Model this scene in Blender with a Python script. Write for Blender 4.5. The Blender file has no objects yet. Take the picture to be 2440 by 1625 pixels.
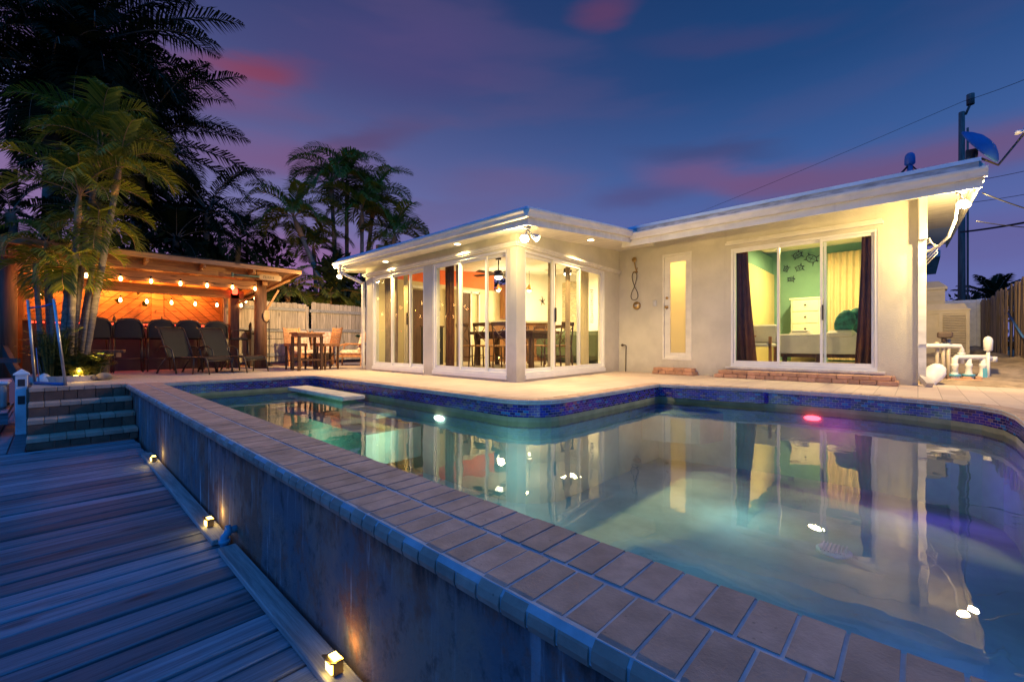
import bpy, bmesh, math, random
from mathutils import Vector, Matrix, Euler
R = math.radians
PI = math.pi
random.seed(7)
SC = bpy.context.scene
COL = SC.collection

def lin(c):
    c = c / 255.0
    return c / 12.92 if c <= 0.04045 else ((c + 0.055) / 1.055) ** 2.4
def S(r, g, b): return (lin(r), lin(g), lin(b), 1.0)

# ------------------------------------------------------------------ camera
cd = bpy.data.cameras.new("camera")
cam = bpy.data.objects.new("camera", cd); COL.objects.link(cam)
cam.location = (0, 0, 0.62)
cam.rotation_euler = (R(90), 0, R(43.2 - 90))
cd.sensor_width = 36.0; cd.lens = 15.197; cd.shift_y = 0.00225
cd.clip_start = 0.02; cd.clip_end = 2000
SC.camera = cam
SC.view_settings.view_transform = 'Standard'
SC.view_settings.look = 'None'
SC.view_settings.exposure = 0.15
SC.view_settings.gamma = 1.0
SC.render.engine = 'CYCLES'
SC.cycles.use_denoising = True
SC.cycles.max_bounces = 8
SC.cycles.transparent_max_bounces = 16
SC.cycles.sample_clamp_indirect = 4.0
SC.cycles.caustics_reflective = False
SC.cycles.caustics_refractive = False

# ------------------------------------------------------------------ node helpers
class NT:
    def __init__(s, tree): s.t = tree; s.n = tree.nodes; s.l = tree.links
    def new(s, typ, **kw):
        n = s.n.new(typ)
        for k, v in kw.items(): setattr(n, k, v)
        return n
    def link(s, a, b): s.l.new(a, b)
    def put(s, sock, v):
        if hasattr(v, 'links'): s.link(v, sock)
        else: sock.default_value = v
    def math(s, op, a, b=None, c=None, clamp=False):
        n = s.new('ShaderNodeMath', operation=op); n.use_clamp = clamp
        s.put(n.inputs[0], a)
        if b is not None: s.put(n.inputs[1], b)
        if c is not None: s.put(n.inputs[2], c)
        return n.outputs[0]
    def mix(s, f, a, b, typ='MIX'):
        n = s.new('ShaderNodeMix', data_type='RGBA', blend_type=typ)
        s.put(n.inputs[0], f); s.put(n.inputs[6], a); s.put(n.inputs[7], b)
        return n.outputs[2]
    def ramp(s, f, stops, interp='LINEAR'):
        n = s.new('ShaderNodeValToRGB'); n.color_ramp.interpolation = interp
        e = n.color_ramp.elements
        while len(e) < len(stops): e.new(0.5)
        for i, (p, c) in enumerate(stops):
            e[i].position = p; e[i].color = c if len(c) == 4 else (*c, 1)
        s.put(n.inputs[0], f)
        return n.outputs[0]
    def smooth(s, v, lo, hi, a=0.0, b=1.0):
        n = s.new('ShaderNodeMapRange', interpolation_type='SMOOTHSTEP')
        s.put(n.inputs[0], v)
        for i, x in enumerate((lo, hi, a, b)): n.inputs[i + 1].default_value = x
        return n.outputs[0]
    def noise(s, vec, scale, detail=4, rough=0.55, dist=0.0):
        n = s.new('ShaderNodeTexNoise')
        s.link(vec, n.inputs['Vector']); n.inputs['Scale'].default_value = scale
        n.inputs['Detail'].default_value = detail; n.inputs['Roughness'].default_value = rough
        n.inputs['Distortion'].default_value = dist
        return n.outputs[0]
    def map(s, vec, scale=(1, 1, 1), rot=(0, 0, 0), loc=(0, 0, 0)):
        n = s.new('ShaderNodeMapping'); s.link(vec, n.inputs[0])
        n.inputs['Scale'].default_value = scale; n.inputs['Rotation'].default_value = rot
        n.inputs['Location'].default_value = loc
        return n.outputs[0]

# ------------------------------------------------------------------ dusk sky
world = bpy.data.worlds.new("World"); SC.world = world; world.use_nodes = True
wt = NT(world.node_tree); wt.n.clear()
tc = wt.new('ShaderNodeTexCoord'); gen = tc.outputs['Generated']
nrm = wt.new('ShaderNodeVectorMath', operation='NORMALIZE'); wt.link(gen, nrm.inputs[0])
sp = wt.new('ShaderNodeSeparateXYZ'); wt.link(nrm.outputs[0], sp.inputs[0])
az = wt.math('MULTIPLY', wt.math('ARCTAN2', sp.outputs[1], sp.outputs[0]), 180 / PI)
el = wt.math('MULTIPLY', wt.math('ARCSINE', sp.outputs[2]), 180 / PI)
elf = wt.math('DIVIDE', el, 60.0, clamp=True)
right = wt.ramp(elf, [(0.0, S(108, 112, 172)), (0.10, S(98, 104, 165)), (0.20, S(86, 98, 158)), (0.33, S(56, 88, 146)), (0.48, S(30, 66, 118)), (0.62, S(22, 56, 104)), (1.0, S(16, 42, 88))])
left = wt.ramp(elf, [(0.0, S(140, 92, 142)), (0.14, S(124, 106, 156)), (0.27, S(108, 106, 156)), (0.40, S(84, 88, 138)), (0.52, S(64, 70, 118)), (0.66, S(38, 54, 100)), (1.0, S(18, 42, 86))])
lr = wt.smooth(az, 10, 80)
sky = wt.mix(lr, right, left)
# drifting dusk clouds: soft stretched streaks in azimuth / elevation
nv = wt.map(nrm.outputs[0], (2.2, 2.2, 9.0))
n1 = wt.noise(nv, 2.0, 5, 0.55)
n2 = wt.noise(wt.map(nrm.outputs[0], (1.4, 1.4, 7.0), loc=(3, 1, 2)), 1.7, 4, 0.5)
azd = wt.math('ADD', az, wt.math('MULTIPLY', wt.math('SUBTRACT', n2, 0.5), 12.0))
eld = wt.math('ADD', el, wt.math('MULTIPLY', wt.math('SUBTRACT', n1, 0.5), 4.0))
broad = wt.smooth(n2, 0.46, 0.66)
sky = wt.mix(wt.math('MULTIPLY', broad, wt.math('MULTIPLY_ADD', lr, 0.35, 0.10)), sky, S(98, 78, 118))
for a0, e0, wa, we, tilt, col, st in [
        (72, 28.6, 7.5, 1.9, -0.10, S(130, 58, 80), 0.85), (84, 26.5, 14, 3.6, 0, S(118, 78, 120), 0.6),
        (30.5, 36.8, 4.5, 1.8, 0, S(98, 58, 94), 0.65), (11, 17.7, 8, 1.7, 0.02, S(114, 76, 114), 0.62), (16, 32.2, 12, 1.6, 0.10, S(62, 62, 108), 0.5),
        (19, 19.2, 9, 2.6, 0.22, S(114, 78, 118), 0.68), (4, 17.2, 14, 2.8, 0.0, S(106, 78, 118), 0.62),
        (18.5, 21.8, 10, 1.5, 0.16, S(62, 66, 112), 0.6), (-2, 16.6, 14, 2.4, 0, S(106, 78, 118), 0.55), (62, 23.6, 9, 2.2, -0.30, S(86, 68, 108), 0.75),
        (70, 20.5, 14, 3.0, -0.05, S(118, 80, 122), 0.65), (58, 33, 17, 6, -0.05, S(74, 66, 116), 0.6),
        (44, 20.0, 12, 3.2, 0, S(104, 88, 132), 0.45), (26.5, 18.0, 7, 2.0, 0, S(78, 74, 122), 0.7),
        (71, 9.0, 16, 5.0, 0, S(150, 96, 148), 0.6), (92, 14, 9, 6.0, 0, S(140, 104, 152), 0.6),
        (-4, 9.5, 16, 2.4, 0, S(96, 86, 140), 0.5)]:
    da = wt.math('DIVIDE', wt.math('SUBTRACT', azd, a0), wa)
    e1 = wt.math('SUBTRACT', eld, wt.math('MULTIPLY_ADD', wt.math('SUBTRACT', azd, a0), tilt, e0))
    de = wt.math('DIVIDE', e1, we)
    q = wt.math('SQRT', wt.math('ADD', wt.math('MULTIPLY', da, da), wt.math('MULTIPLY', de, de)))
    k = wt.math('MULTIPLY', wt.smooth(q, 1.25, 0.15), st)
    sky = wt.mix(k, sky, col)
# below the horizon: dark earth tone; behind the viewer the unseen sky is boosted blue to light the deck
fwd = wt.math('ADD', wt.math('MULTIPLY', sp.outputs[0], math.cos(R(43.2))), wt.math('MULTIPLY', sp.outputs[1], math.sin(R(43.2))))
back_boost = wt.math('MULTIPLY', wt.smooth(fwd, 0.38, -0.30), wt.smooth(sp.outputs[2], -0.02, 0.08))
sky = wt.mix(back_boost, sky, (0.012, 0.20, 0.76, 1))
sky = wt.mix(wt.smooth(sp.outputs[2], 0.0, -0.03), sky, (0.01, 0.014, 0.03, 1))
nish = wt.new('ShaderNodeTexSky'); nish.sky_type = 'NISHITA'; nish.sun_disc = False
nish.sun_elevation = R(0.5); nish.sun_rotation = R(200)
sky = wt.mix(0.004, sky, nish.outputs[0], 'ADD')
bg = wt.new('ShaderNodeBackground'); wt.link(sky, bg.inputs[0]); bg.inputs[1].default_value = 1.0
wo = wt.new('ShaderNodeOutputWorld'); wt.link(bg.outputs[0], wo.inputs[0])
world.cycles.sampling_method = 'AUTOMATIC'

# a trace of the last low light of dusk from behind the viewer
sl = bpy.data.lights.new("sun", 'SUN'); sl.energy = 0.05; sl.angle = R(20); sl.color = (0.35, 0.5, 1.0)
so = bpy.data.objects.new("sun", sl); COL.objects.link(so); so.rotation_euler = (R(50), 0, R(-120))

# ------------------------------------------------------------------ object helpers
OFF = {}
def tag(o, label=None, cat=None, group=None, kind=None):
    if label: o['label'] = label
    if cat: o['category'] = cat
    if group: o['group'] = group
    if kind: o['kind'] = kind
    return o
def thing(name, label, cat, loc=(0, 0, 0), group=None, rz=0.0):
    o = bpy.data.objects.new(name, None); COL.objects.link(o)
    o.location = loc; o.rotation_euler = (0, 0, rz); o.empty_display_size = 0.1
    OFF[o.name] = Vector(loc) if rz == 0.0 else Vector((0, 0, 0))
    return tag(o, label, cat, group)
class MB:
    def __init__(s): s.v = []; s.f = []; s.m = []; s.uv = None; s.sm = []
    def add(s, vs, fs, mi=0, smooth=False):
        b = len(s.v); s.v += [Vector(v) for v in vs]
        s.f += [tuple(b + i for i in f) for f in fs]; s.m += [mi] * len(fs); s.sm += [smooth] * len(fs)
    def box(s, lo, hi, mi=0, bev=0.0):
        x0, y0, z0 = lo; x1, y1, z1 = hi
        if x0 > x1: x0, x1 = x1, x0
        if y0 > y1: y0, y1 = y1, y0
        if z0 > z1: z0, z1 = z1, z0
        if bev <= 0:
            s.add([(x0, y0, z0), (x1, y0, z0), (x1, y1, z0), (x0, y1, z0), (x0, y0, z1), (x1, y0, z1), (x1, y1, z1), (x0, y1, z1)],
                  [(0, 3, 2, 1), (4, 5, 6, 7), (0, 1, 5, 4), (1, 2, 6, 5), (2, 3, 7, 6), (3, 0, 4, 7)], mi)
        else:
            b = min(bev, (x1 - x0) * .45, (y1 - y0) * .45, (z1 - z0) * .45)
            vs = []; 
            for z, i in ((z0, b), (z0 + b, 0), (z1 - b, 0), (z1, b)):
                a = b if i == 0 else b * 1.0
                if i == 0: pts = [(x0 + b, y0), (x1 - b, y0), (x1, y0 + b), (x1, y1 - b), (x1 - b, y1), (x0 + b, y1), (x0, y1 - b), (x0, y0 + b)]
                else: pts = [(x0 + b * 1.3, y0 + b), (x1 - b * 1.3, y0 + b), (x1 - b, y0 + b * 1.3), (x1 - b, y1 - b * 1.3), (x1 - b * 1.3, y1 - b), (x0 + b * 1.3, y1 - b), (x0 + b, y1 - b * 1.3), (x0 + b, y0 + b * 1.3)]
                vs += [(p[0], p[1], z) for p in pts]
            fs = [tuple(range(7, -1, -1)), tuple(range(24, 32))]
            for k in range(3):
                for i in range(8):
                    j = (i + 1) % 8; fs.append((k * 8 + i, k * 8 + j, k * 8 + 8 + j, k * 8 + 8 + i))
            s.add(vs, fs, mi)
    def obox(s, c, size, rot=(0, 0, 0), mi=0):
        M = Euler(rot).to_matrix(); c = Vector(c); hx, hy, hz = [q / 2 for q in size]
        vs = [c + M @ Vector((x, y, z)) for z in (-hz, hz) for (x, y) in ((-hx, -hy), (hx, -hy), (hx, hy), (-hx, hy))]
        s.add(vs, [(0, 3, 2, 1), (4, 5, 6, 7), (0, 1, 5, 4), (1, 2, 6, 5), (2, 3, 7, 6), (3, 0, 4, 7)], mi)
    def beam(s, a, b, w, h, mi=0, up=(0, 0, 1)):
        a = Vector(a); b = Vector(b); d = (b - a).normalized(); u = Vector(up)
        sd = d.cross(u)
        if sd.length < 1e-4: sd = d.cross(Vector((1, 0, 0)))
        sd.normalize(); u = sd.cross(d).normalized()
        vs = [p + sd * (x * w / 2) + u * (y * h / 2) for p in (a, b) for x, y in ((-1, -1), (1, -1), (1, 1), (-1, 1))]
        s.add(vs, [(0, 1, 2, 3), (4, 7, 6, 5), (0, 4, 5, 1), (1, 5, 6, 2), (2, 6, 7, 3), (3, 7, 4, 0)], mi)
    def tube(s, pts, rad, n=8, mi=0, cap=True, smooth=True):
        pts = [Vector(p) for p in pts]
        if not isinstance(rad, (list, tuple)): rad = [rad] * len(pts)
        vs = []; prev = None
        for i, p in enumerate(pts):
            d = (pts[min(i + 1, len(pts) - 1)] - pts[max(i - 1, 0)]).normalized()
            if prev is None:
                a = Vector((0, 0, 1)) if abs(d.z) < 0.9 else Vector((1, 0, 0))
                u = d.cross(a).normalized()
            else:
                u = prev - d * prev.dot(d)
                u = u.normalized() if u.length > 1e-6 else d.orthogonal().normalized()
            prev = u; w = d.cross(u)
            vs += [p + (u * math.cos(2 * PI * k / n) + w * math.sin(2 * PI * k / n)) * rad[i] for k in range(n)]
        fs = []
        for i in range(len(pts) - 1):
            for k in range(n):
                j = (k + 1) % n
                fs.append((i * n + k, i * n + j, (i + 1) * n + j, (i + 1) * n + k))
        s.add(vs, fs, mi, smooth)
        if cap:
            b = len(s.v) - len(vs)
            s.f.append(tuple(b + k for k in range(n - 1, -1, -1))); s.f.append(tuple(b + (len(pts) - 1) * n + k for k in range(n)))
            s.m += [mi] * 2; s.sm += [False] * 2
    def lathe(s, c, prof, n=16, mi=0, axis='z', smooth=True):
        c = Vector(c); vs = []
        for r_, h_ in prof:
            for k in range(n):
                a = 2 * PI * k / n; x, y = r_ * math.cos(a), r_ * math.sin(a)
                p = {'z': (x, y, h_), 'x': (h_, x, y), 'y': (y, h_, x)}[axis] if isinstance(axis, str) else axis @ Vector((x, y, h_))
                vs.append(c + Vector(p))
        fs = []
        for i in range(len(prof) - 1):
            for k in range(n):
                j = (k + 1) % n; fs.append((i * n + k, i * n + j, (i + 1) * n + j, (i + 1) * n + k))
        fs.append(tuple(range(n - 1, -1, -1))); fs.append(tuple((len(prof) - 1) * n + k for k in range(n)))
        s.add(vs, fs, mi, smooth)
        s.sm[-1] = False; s.sm[-2] = False
    def ball(s, c, r_, n=10, sq=(1, 1, 1), mi=0):
        prof = []; m = max(4, n // 2)
        c = Vector(c); vs = []; fs = []
        for i in range(m + 1):
            t = PI * i / m
            for k in range(n):
                a = 2 * PI * k / n
                vs.append(c + Vector((r_ * sq[0] * math.sin(t) * math.cos(a), r_ * sq[1] * math.sin(t) * math.sin(a), -r_ * sq[2] * math.cos(t))))
        for i in range(m):
            for k in range(n):
                j = (k + 1) % n; fs.append((i * n + k, i * n + j, (i + 1) * n + j, (i + 1) * n + k))
        s.add(vs, fs, mi, True)
    def prism(s, poly, z0, z1, mi=0):
        n = len(poly)
        s.add([(x, y, z0) for x, y in poly] + [(x, y, z1) for x, y in poly],
              [tuple(range(n - 1, -1, -1)), tuple(range(n, 2 * n))] + [(i, (i + 1) % n, n + (i + 1) % n, n + i) for i in range(n)], mi)
    def xform(s, M):
        s.v = [M @ v for v in s.v]; return s
    def build(s, name, mat, parent=None, label=None, cat=None, group=None, kind=None, merge=False):
        off = Vector((0, 0, 0))
        if parent is not None: off = OFF.get(parent.name, off)
        me = bpy.data.meshes.new(name)
        me.from_pydata([tuple(v - off) for v in s.v], [], s.f)
        mats = mat if isinstance(mat, (list, tuple)) else [mat]
        for m_ in mats: me.materials.append(m_)
        me.polygons.foreach_set('material_index', s.m)
        me.polygons.foreach_set('use_smooth', s.sm)
        if s.uv is not None:
            ul = me.uv_layers.new(name='UVMap')
            for p in me.polygons:
                for li, vi in zip(p.loop_indices, p.vertices): ul.data[li].uv = s.uv[vi]
        me.update()
        if merge:
            bm = bmesh.new(); bm.from_mesh(me); bmesh.ops.remove_doubles(bm, verts=bm.verts, dist=1e-5); bm.to_mesh(me); bm.free()
        o = bpy.data.objects.new(name, me); COL.objects.link(o)
        if parent is not None: o.parent = parent; OFF[o.name] = off
        else: OFF[o.name] = Vector((0, 0, 0))
        return tag(o, label, cat, group, kind)
def copy_tree(o, parent=None):
    c = o.copy(); COL.objects.link(c); c.parent = parent
    for ch in [x for x in COL.objects if x.parent == o and x != c]: copy_tree(ch, c)
    return c
def light(name, typ, loc, energy, color, parent=None, size=0.05, target=None, spot=None, blend=0.5, sx=None, sy=None):
    l = bpy.data.lights.new(name, typ); l.energy = energy; l.color = color
    if typ == 'AREA':
        l.shape = 'RECTANGLE'; l.size = sx or size; l.size_y = sy or size
    else: l.shadow_soft_size = size
    if typ == 'SPOT': l.spot_size = R(spot or 90); l.spot_blend = blend
    o = bpy.data.objects.new(name, l); COL.objects.link(o)
    off = OFF.get(parent.name, Vector((0, 0, 0))) if parent is not None else Vector((0, 0, 0))
    o.location = Vector(loc) - off
    if parent is not None: o.parent = parent
    if target is not None:
        d = Vector(target) - Vector(loc); o.rotation_euler = d.to_track_quat('-Z', 'Y').to_euler()
    return o

# ------------------------------------------------------------------ materials
MATS = {}
def base_mat(name):
    m = bpy.data.materials.new(name); m.use_nodes = True
    t = NT(m.node_tree); b = t.n['Principled BSDF']
    MATS[name] = m
    return m, t, b
def M(name, col, rough=0.6, metal=0.0, var=0.12, scale=6.0, bump=0.0, bscale=60, island=0.0, stretch=(1, 1, 1), spec=0.5, col2=None, trans=0.0, spots=0.0, sscale=22, dirt=0.0):
    m, t, b = base_mat(name)
    co = t.new('ShaderNodeTexCoord').outputs['Object']
    mv = t.map(co, stretch)
    n = t.noise(mv, scale, 5, 0.6)
    c1 = tuple(min(1, max(0, x * (1 - var))) for x in col) + (1,)
    c2 = (tuple(col2) + (1,)) if col2 else tuple(min(1, x * (1 + var)) for x in col) + (1,)
    c = t.mix(t.smooth(n, 0.3, 0.7), c1, c2)
    if island > 0:
        g = t.new('ShaderNodeNewGeometry').outputs['Random Per Island']
        f = t.math('MULTIPLY_ADD', g, 2 * island, 1 - island)
        cc = t.new('ShaderNodeCombineColor'); 
        for i in range(3): t.link(f, cc.inputs[i])
        c = t.mix(1.0, c, cc.outputs[0], 'MULTIPLY')
    if spots > 0:
        vo = t.new('ShaderNodeTexVoronoi'); t.link(co, vo.inputs['Vector']); vo.inputs['Scale'].default_value = sscale
        sk = t.math('MULTIPLY', t.smooth(vo.outputs['Distance'], 0.16, 0.06), t.smooth(t.noise(co, sscale * .2, 4, .7), 0.50, 0.60))
        c = t.mix(t.math('MULTIPLY', sk, spots), c, tuple(x * 0.22 for x in col) + (1,))
        st = t.smooth(t.noise(t.map(co, loc=(9, 4, 2)), 2.6, 5, .7), 0.52, 0.72)
        c = t.mix(t.math('MULTIPLY', st, spots * .5), c, tuple(x * 0.5 for x in col) + (1,))
    if dirt > 0:
        z_ = t.new('ShaderNodeSeparateXYZ'); t.link(t.new('ShaderNodeNewGeometry').outputs['Position'], z_.inputs[0])
        dn = t.math('SUBTRACT', z_.outputs[2], t.math('MULTIPLY', t.noise(t.map(co, (1, 1, .5)), 4.5, 5, .7), 0.55))
        c = t.mix(t.math('MULTIPLY', t.smooth(dn, 0.06, -0.26), dirt), c, (0.20, 0.14, 0.09, 1))
        dp_ = t.smooth(t.noise(t.map(co, (7, 7, .35)), 1.3, 5, .65), 0.57, 0.72)
        c = t.mix(t.math('MULTIPLY', dp_, dirt * .35), c, (0.30, 0.25, 0.18, 1))
    t.link(c, b.inputs['Base Color'])
    b.inputs['Roughness'].default_value = rough; b.inputs['Metallic'].default_value = metal
    b.inputs['Specular IOR Level'].default_value = spec
    if trans: b.inputs['Transmission Weight'].default_value = trans
    if bump > 0:
        bn = t.noise(t.map(co, stretch), bscale, 4, 0.6)
        bp = t.new('ShaderNodeBump'); bp.inputs['Strength'].default_value = bump; bp.inputs['Distance'].default_value = 0.01
        t.link(bn, bp.inputs['Height']); t.link(bp.outputs[0], b.inputs['Normal'])
    return m
def EM(name, col, strength):
    m, t, b = base_mat(name)
    b.inputs['Base Color'].default_value = (*col, 1); b.inputs['Emission Color'].default_value = (*col, 1)
    b.inputs['Emission Strength'].default_value = strength
    return m
def wood(name, col, dark=0.45, island=0.25, axis=0, scale=3.0, rough=0.65, bump=0.25, knots=True):
    """planks with grain along one axis, each board its own tone"""
    m, t, b = base_mat(name)
    co = t.new('ShaderNodeTexCoord').outputs['Object']
    g = t.new('ShaderNodeNewGeometry').outputs['Random Per Island']
    off = t.new('ShaderNodeCombineXYZ')
    for i in range(3): t.link(t.math('MULTIPLY', g, 37.0 + 11 * i), off.inputs[i])
    ad = t.new('ShaderNodeVectorMath', operation='ADD'); t.link(co, ad.inputs[0]); t.link(off.outputs[0], ad.inputs[1])
    st = [9.0, 9.0, 9.0]; st[axis] = 0.55
    gr = t.noise(t.map(ad.outputs[0], tuple(st)), scale, 6, 0.65, 0.6)
    st2 = [30.0, 30.0, 30.0]; st2[axis] = 1.0
    gf = t.noise(t.map(ad.outputs[0], tuple(st2)), scale * 1.4, 4, 0.7)
    f = t.math('MULTIPLY_ADD', gf, 0.4, t.math('MULTIPLY', gr, 0.7))
    c = t.ramp(f, [(0.36, tuple(x * dark for x in col)), (0.50, tuple(x * 0.8 for x in col)), (0.68, tuple(min(1, x * 1.35) for x in col))])
    if knots:
        st3 = [5.0, 5.0, 5.0]; st3[axis] = 1.6
        vo = t.new('ShaderNodeTexVoronoi'); t.link(t.map(ad.outputs[0], tuple(st3)), vo.inputs['Vector']); vo.inputs['Scale'].default_value = 0.9
        kn = t.smooth(vo.outputs['Distance'], 0.15, 0.04)
        c = t.mix(t.math('MULTIPLY', kn, 0.8), c, tuple(x * 0.2 for x in col) + (1,))
    fl = t.math('MULTIPLY_ADD', g, 2 * island, 1 - island)
    cc = t.new('ShaderNodeCombineColor')
    for i in range(3): t.link(fl, cc.inputs[i])
    c = t.mix(1.0, c, cc.outputs[0], 'MULTIPLY')
    t.link(c, b.inputs['Base Color']); b.inputs['Roughness'].default_value = rough
    bp = t.new('ShaderNodeBump'); bp.inputs['Strength'].default_value = bump; bp.inputs['Distance'].default_value = 0.006
    t.link(f, bp.inputs['Height']); t.link(bp.outputs[0], b.inputs['Normal'])
    return m
def leafmat(name, c1, c2, rough=0.5):
    m, t, b = base_mat(name)
    g = t.new('ShaderNodeNewGeometry').outputs['Random Per Island']
    co = t.new('ShaderNodeTexCoord').outputs['Object']
    n = t.noise(co, 1.3, 3)
    f = t.math('ADD', t.math('MULTIPLY', g, 0.5), t.math('MULTIPLY', n, 0.5))
    c = t.mix(t.smooth(f, 0.3, 0.7), (*c1, 1), (*c2, 1))
    t.link(c, b.inputs['Base Color']); b.inputs['Roughness'].default_value = rough
    b.inputs['Specular IOR Level'].default_value = 0.15 if rough > .8 else 0.4
    tr = t.new('ShaderNodeBsdfTranslucent'); t.link(c, tr.inputs[0])
    mx = t.new('ShaderNodeMixShader'); mx.inputs[0].default_value = 0.3
    t.link(b.outputs[0], mx.inputs[1]); t.link(tr.outputs[0], mx.inputs[2])
    t.link(mx.outputs[0], t.n['Material Output'].inputs[0])
    return m
def glassmat(name, tint=(0.95, 0.97, 0.95), wave=0.0, refl=1.0):
    m, t, b = base_mat(name); t.n.remove(b)
    fr = t.new('ShaderNodeFresnel')
    bf_ = t.new('ShaderNodeNewGeometry').outputs['Backfacing']
    t.link(t.math('MULTIPLY_ADD', bf_, 1 / 1.5 - 1.5, 1.5), fr.inputs[0])
    tp = t.new('ShaderNodeBsdfTransparent'); tp.inputs[0].default_value = (*tint, 1)
    gl = t.new('ShaderNodeBsdfGlossy'); gl.inputs['Roughness'].default_value = 0.015
    mx = t.new('ShaderNodeMixShader'); t.link(t.math('MULTIPLY', fr.outputs[0], refl, clamp=True), mx.inputs[0])
    t.link(tp.outputs[0], mx.inputs[1]); t.link(gl.outputs[0], mx.inputs[2]); t.link(mx.outputs[0], t.n['Material Output'].inputs[0])
    return m

M('stucco', (0.62, 0.585, 0.48), 0.88, var=0.09, scale=1.6, bump=0.5, bscale=55, dirt=0.28)
M('trim', (0.76, 0.73, 0.64), 0.6, var=0.10, scale=4, stretch=(2, .6, 1), bump=0.15, bscale=30, dirt=0.45, spec=0.4)
M('frame_white', (0.80, 0.79, 0.75), 0.35, var=0.03)
M('gutter_white', (0.76, 0.73, 0.65), 0.5, var=0.10, scale=3, stretch=(1, 1, 3), dirt=0.5)
M('roof_edge', (0.46, 0.46, 0.46), 0.7, var=0.35, scale=5, stretch=(1, 1, 4))
M('roof_metal', (0.55, 0.68, 0.82), 0.4, var=0.1, scale=2)
glassmat('glass', refl=0.35)
M('room_cream', (0.70, 0.60, 0.36), 0.8, var=0.04, scale=1)
M('room_white', (0.80, 0.77, 0.66), 0.8, var=0.03, scale=1)
M('room_orange', (0.80, 0.16, 0.04), 0.8, var=0.04)
M('room_green', (0.17, 0.34, 0.25), 0.8, var=0.03)
M('room_yellow', (0.62, 0.53, 0.24), 0.8, var=0.03)
M('floor_tile', (0.55, 0.46, 0.33), 0.4, var=0.1, scale=3)
wood('wood_dark', (0.10, 0.045, 0.02), axis=2, island=0.15)
wood('wood_mid', (0.36, 0.17, 0.06), axis=2, island=0.15)
wood('hut_wood', (0.40, 0.19, 0.075), axis=0, island=0.32)
wood('hut_post', (0.16, 0.075, 0.04), axis=2, island=0.1)
wood('fence_wood', (0.50, 0.42, 0.33), axis=2, island=0.22, dark=0.5)
wood('fence_dark', (0.17, 0.11, 0.075), axis=2, island=0.45, dark=0.35)
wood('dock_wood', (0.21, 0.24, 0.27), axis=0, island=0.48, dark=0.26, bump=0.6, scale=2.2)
wood('dock_trim', (0.34, 0.33, 0.32), axis=1, island=0.15, dark=0.55, bump=0.4)
wood('teak', (0.42, 0.19, 0.08), axis=2, island=0.15, knots=False)
M('black_metal', (0.02, 0.02, 0.022), 0.4, metal=0.6)
M('dark_mesh', (0.014, 0.014, 0.016), 0.7, bump=0.2, bscale=300)
M('bronze_metal', (0.10, 0.08, 0.06), 0.4, metal=0.7)
M('galv', (0.55, 0.55, 0.56), 0.35, metal=0.9)
M('brass', (0.55, 0.36, 0.14), 0.3, metal=1.0)
M('palm_trunk', (0.22, 0.17, 0.13), 0.85, var=0.35, scale=9, stretch=(1, 1, 4), bump=0.5, bscale=30)
M('crownshaft', (0.50, 0.24, 0.09), 0.5, var=0.2, scale=5)
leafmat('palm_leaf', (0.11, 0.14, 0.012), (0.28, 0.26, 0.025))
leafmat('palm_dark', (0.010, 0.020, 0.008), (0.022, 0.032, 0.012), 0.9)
leafmat('shrub_leaf', (0.03, 0.07, 0.02), (0.16, 0.15, 0.03))
M('pvc', (0.80, 0.78, 0.72), 0.35, var=0.03)
M('pvc_blue', (0.10, 0.36, 0.50), 0.4)
M('ac_metal', (0.50, 0.43, 0.33), 0.5, var=0.08, scale=4)
M('concrete', (0.45, 0.42, 0.38), 0.85, var=0.2, scale=6, bump=0.3)
M('soil', (0.30, 0.23, 0.16), 0.95, var=0.3, scale=5, bump=0.9, bscale=22)
M('grass_ground', (0.05, 0.06, 0.035), 0.95, var=0.4, scale=2, bump=0.6, bscale=12)
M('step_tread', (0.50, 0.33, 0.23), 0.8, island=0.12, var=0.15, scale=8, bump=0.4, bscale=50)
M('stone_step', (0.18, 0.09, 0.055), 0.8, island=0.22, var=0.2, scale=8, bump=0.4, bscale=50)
M('brick_step', (0.50, 0.27, 0.16), 0.85, island=0.2, var=0.15, scale=10, bump=0.3)
M('coping_brick', (0.40, 0.27, 0.21), 0.78, island=0.17, var=0.18, scale=9, bump=0.22, bscale=110, spots=0.6, sscale=34)
M('mortar', (0.40, 0.42, 0.45), 0.8, var=0.15, scale=14)
M('plaster', (0.36, 0.50, 0.46), 0.7, var=0.22, scale=1.2)
M('sea_green_band', (0.20, 0.21, 0.13), 0.6, var=0.2, scale=6)
M('white_paint', (0.75, 0.75, 0.75), 0.5)
M('cushion', (0.62, 0.36, 0.24), 0.9, col2=(0.85, 0.70, 0.55), scale=14)
M('linen', (0.62, 0.58, 0.50), 0.9, var=0.08, scale=4)
M('curtain_pale', (0.66, 0.52, 0.28), 0.9, var=0.05)
M('curtain_brown', (0.14, 0.05, 0.02), 0.9, var=0.2)
M('curtain_taupe', (0.34, 0.24, 0.15), 0.9, var=0.15)
M('sofa_green', (0.10, 0.13, 0.06), 0.9)
M('teal', (0.05, 0.28, 0.28), 0.8)
M('pillow_green', (0.05, 0.28, 0.20), 0.9, col2=(0.02, 0.05, 0.04), scale=9)
M('dresser_white', (0.70, 0.66, 0.50), 0.5, var=0.03)
M('black_paint', (0.01, 0.01, 0.01), 0.6)
M('dish_blue', (0.04, 0.13, 0.36), 0.5)
M('pole_wood', (0.17, 0.14, 0.12), 0.9, var=0.3, scale=4, stretch=(3, 3, 0.3), bump=0.5)
M('rock', (0.26, 0.22, 0.18), 0.9, var=0.3, bump=0.6, bscale=12)
M('bin_dark', (0.06, 0.04, 0.035), 0.6)
M('roofing_black', (0.02, 0.02, 0.022), 0.9)
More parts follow.
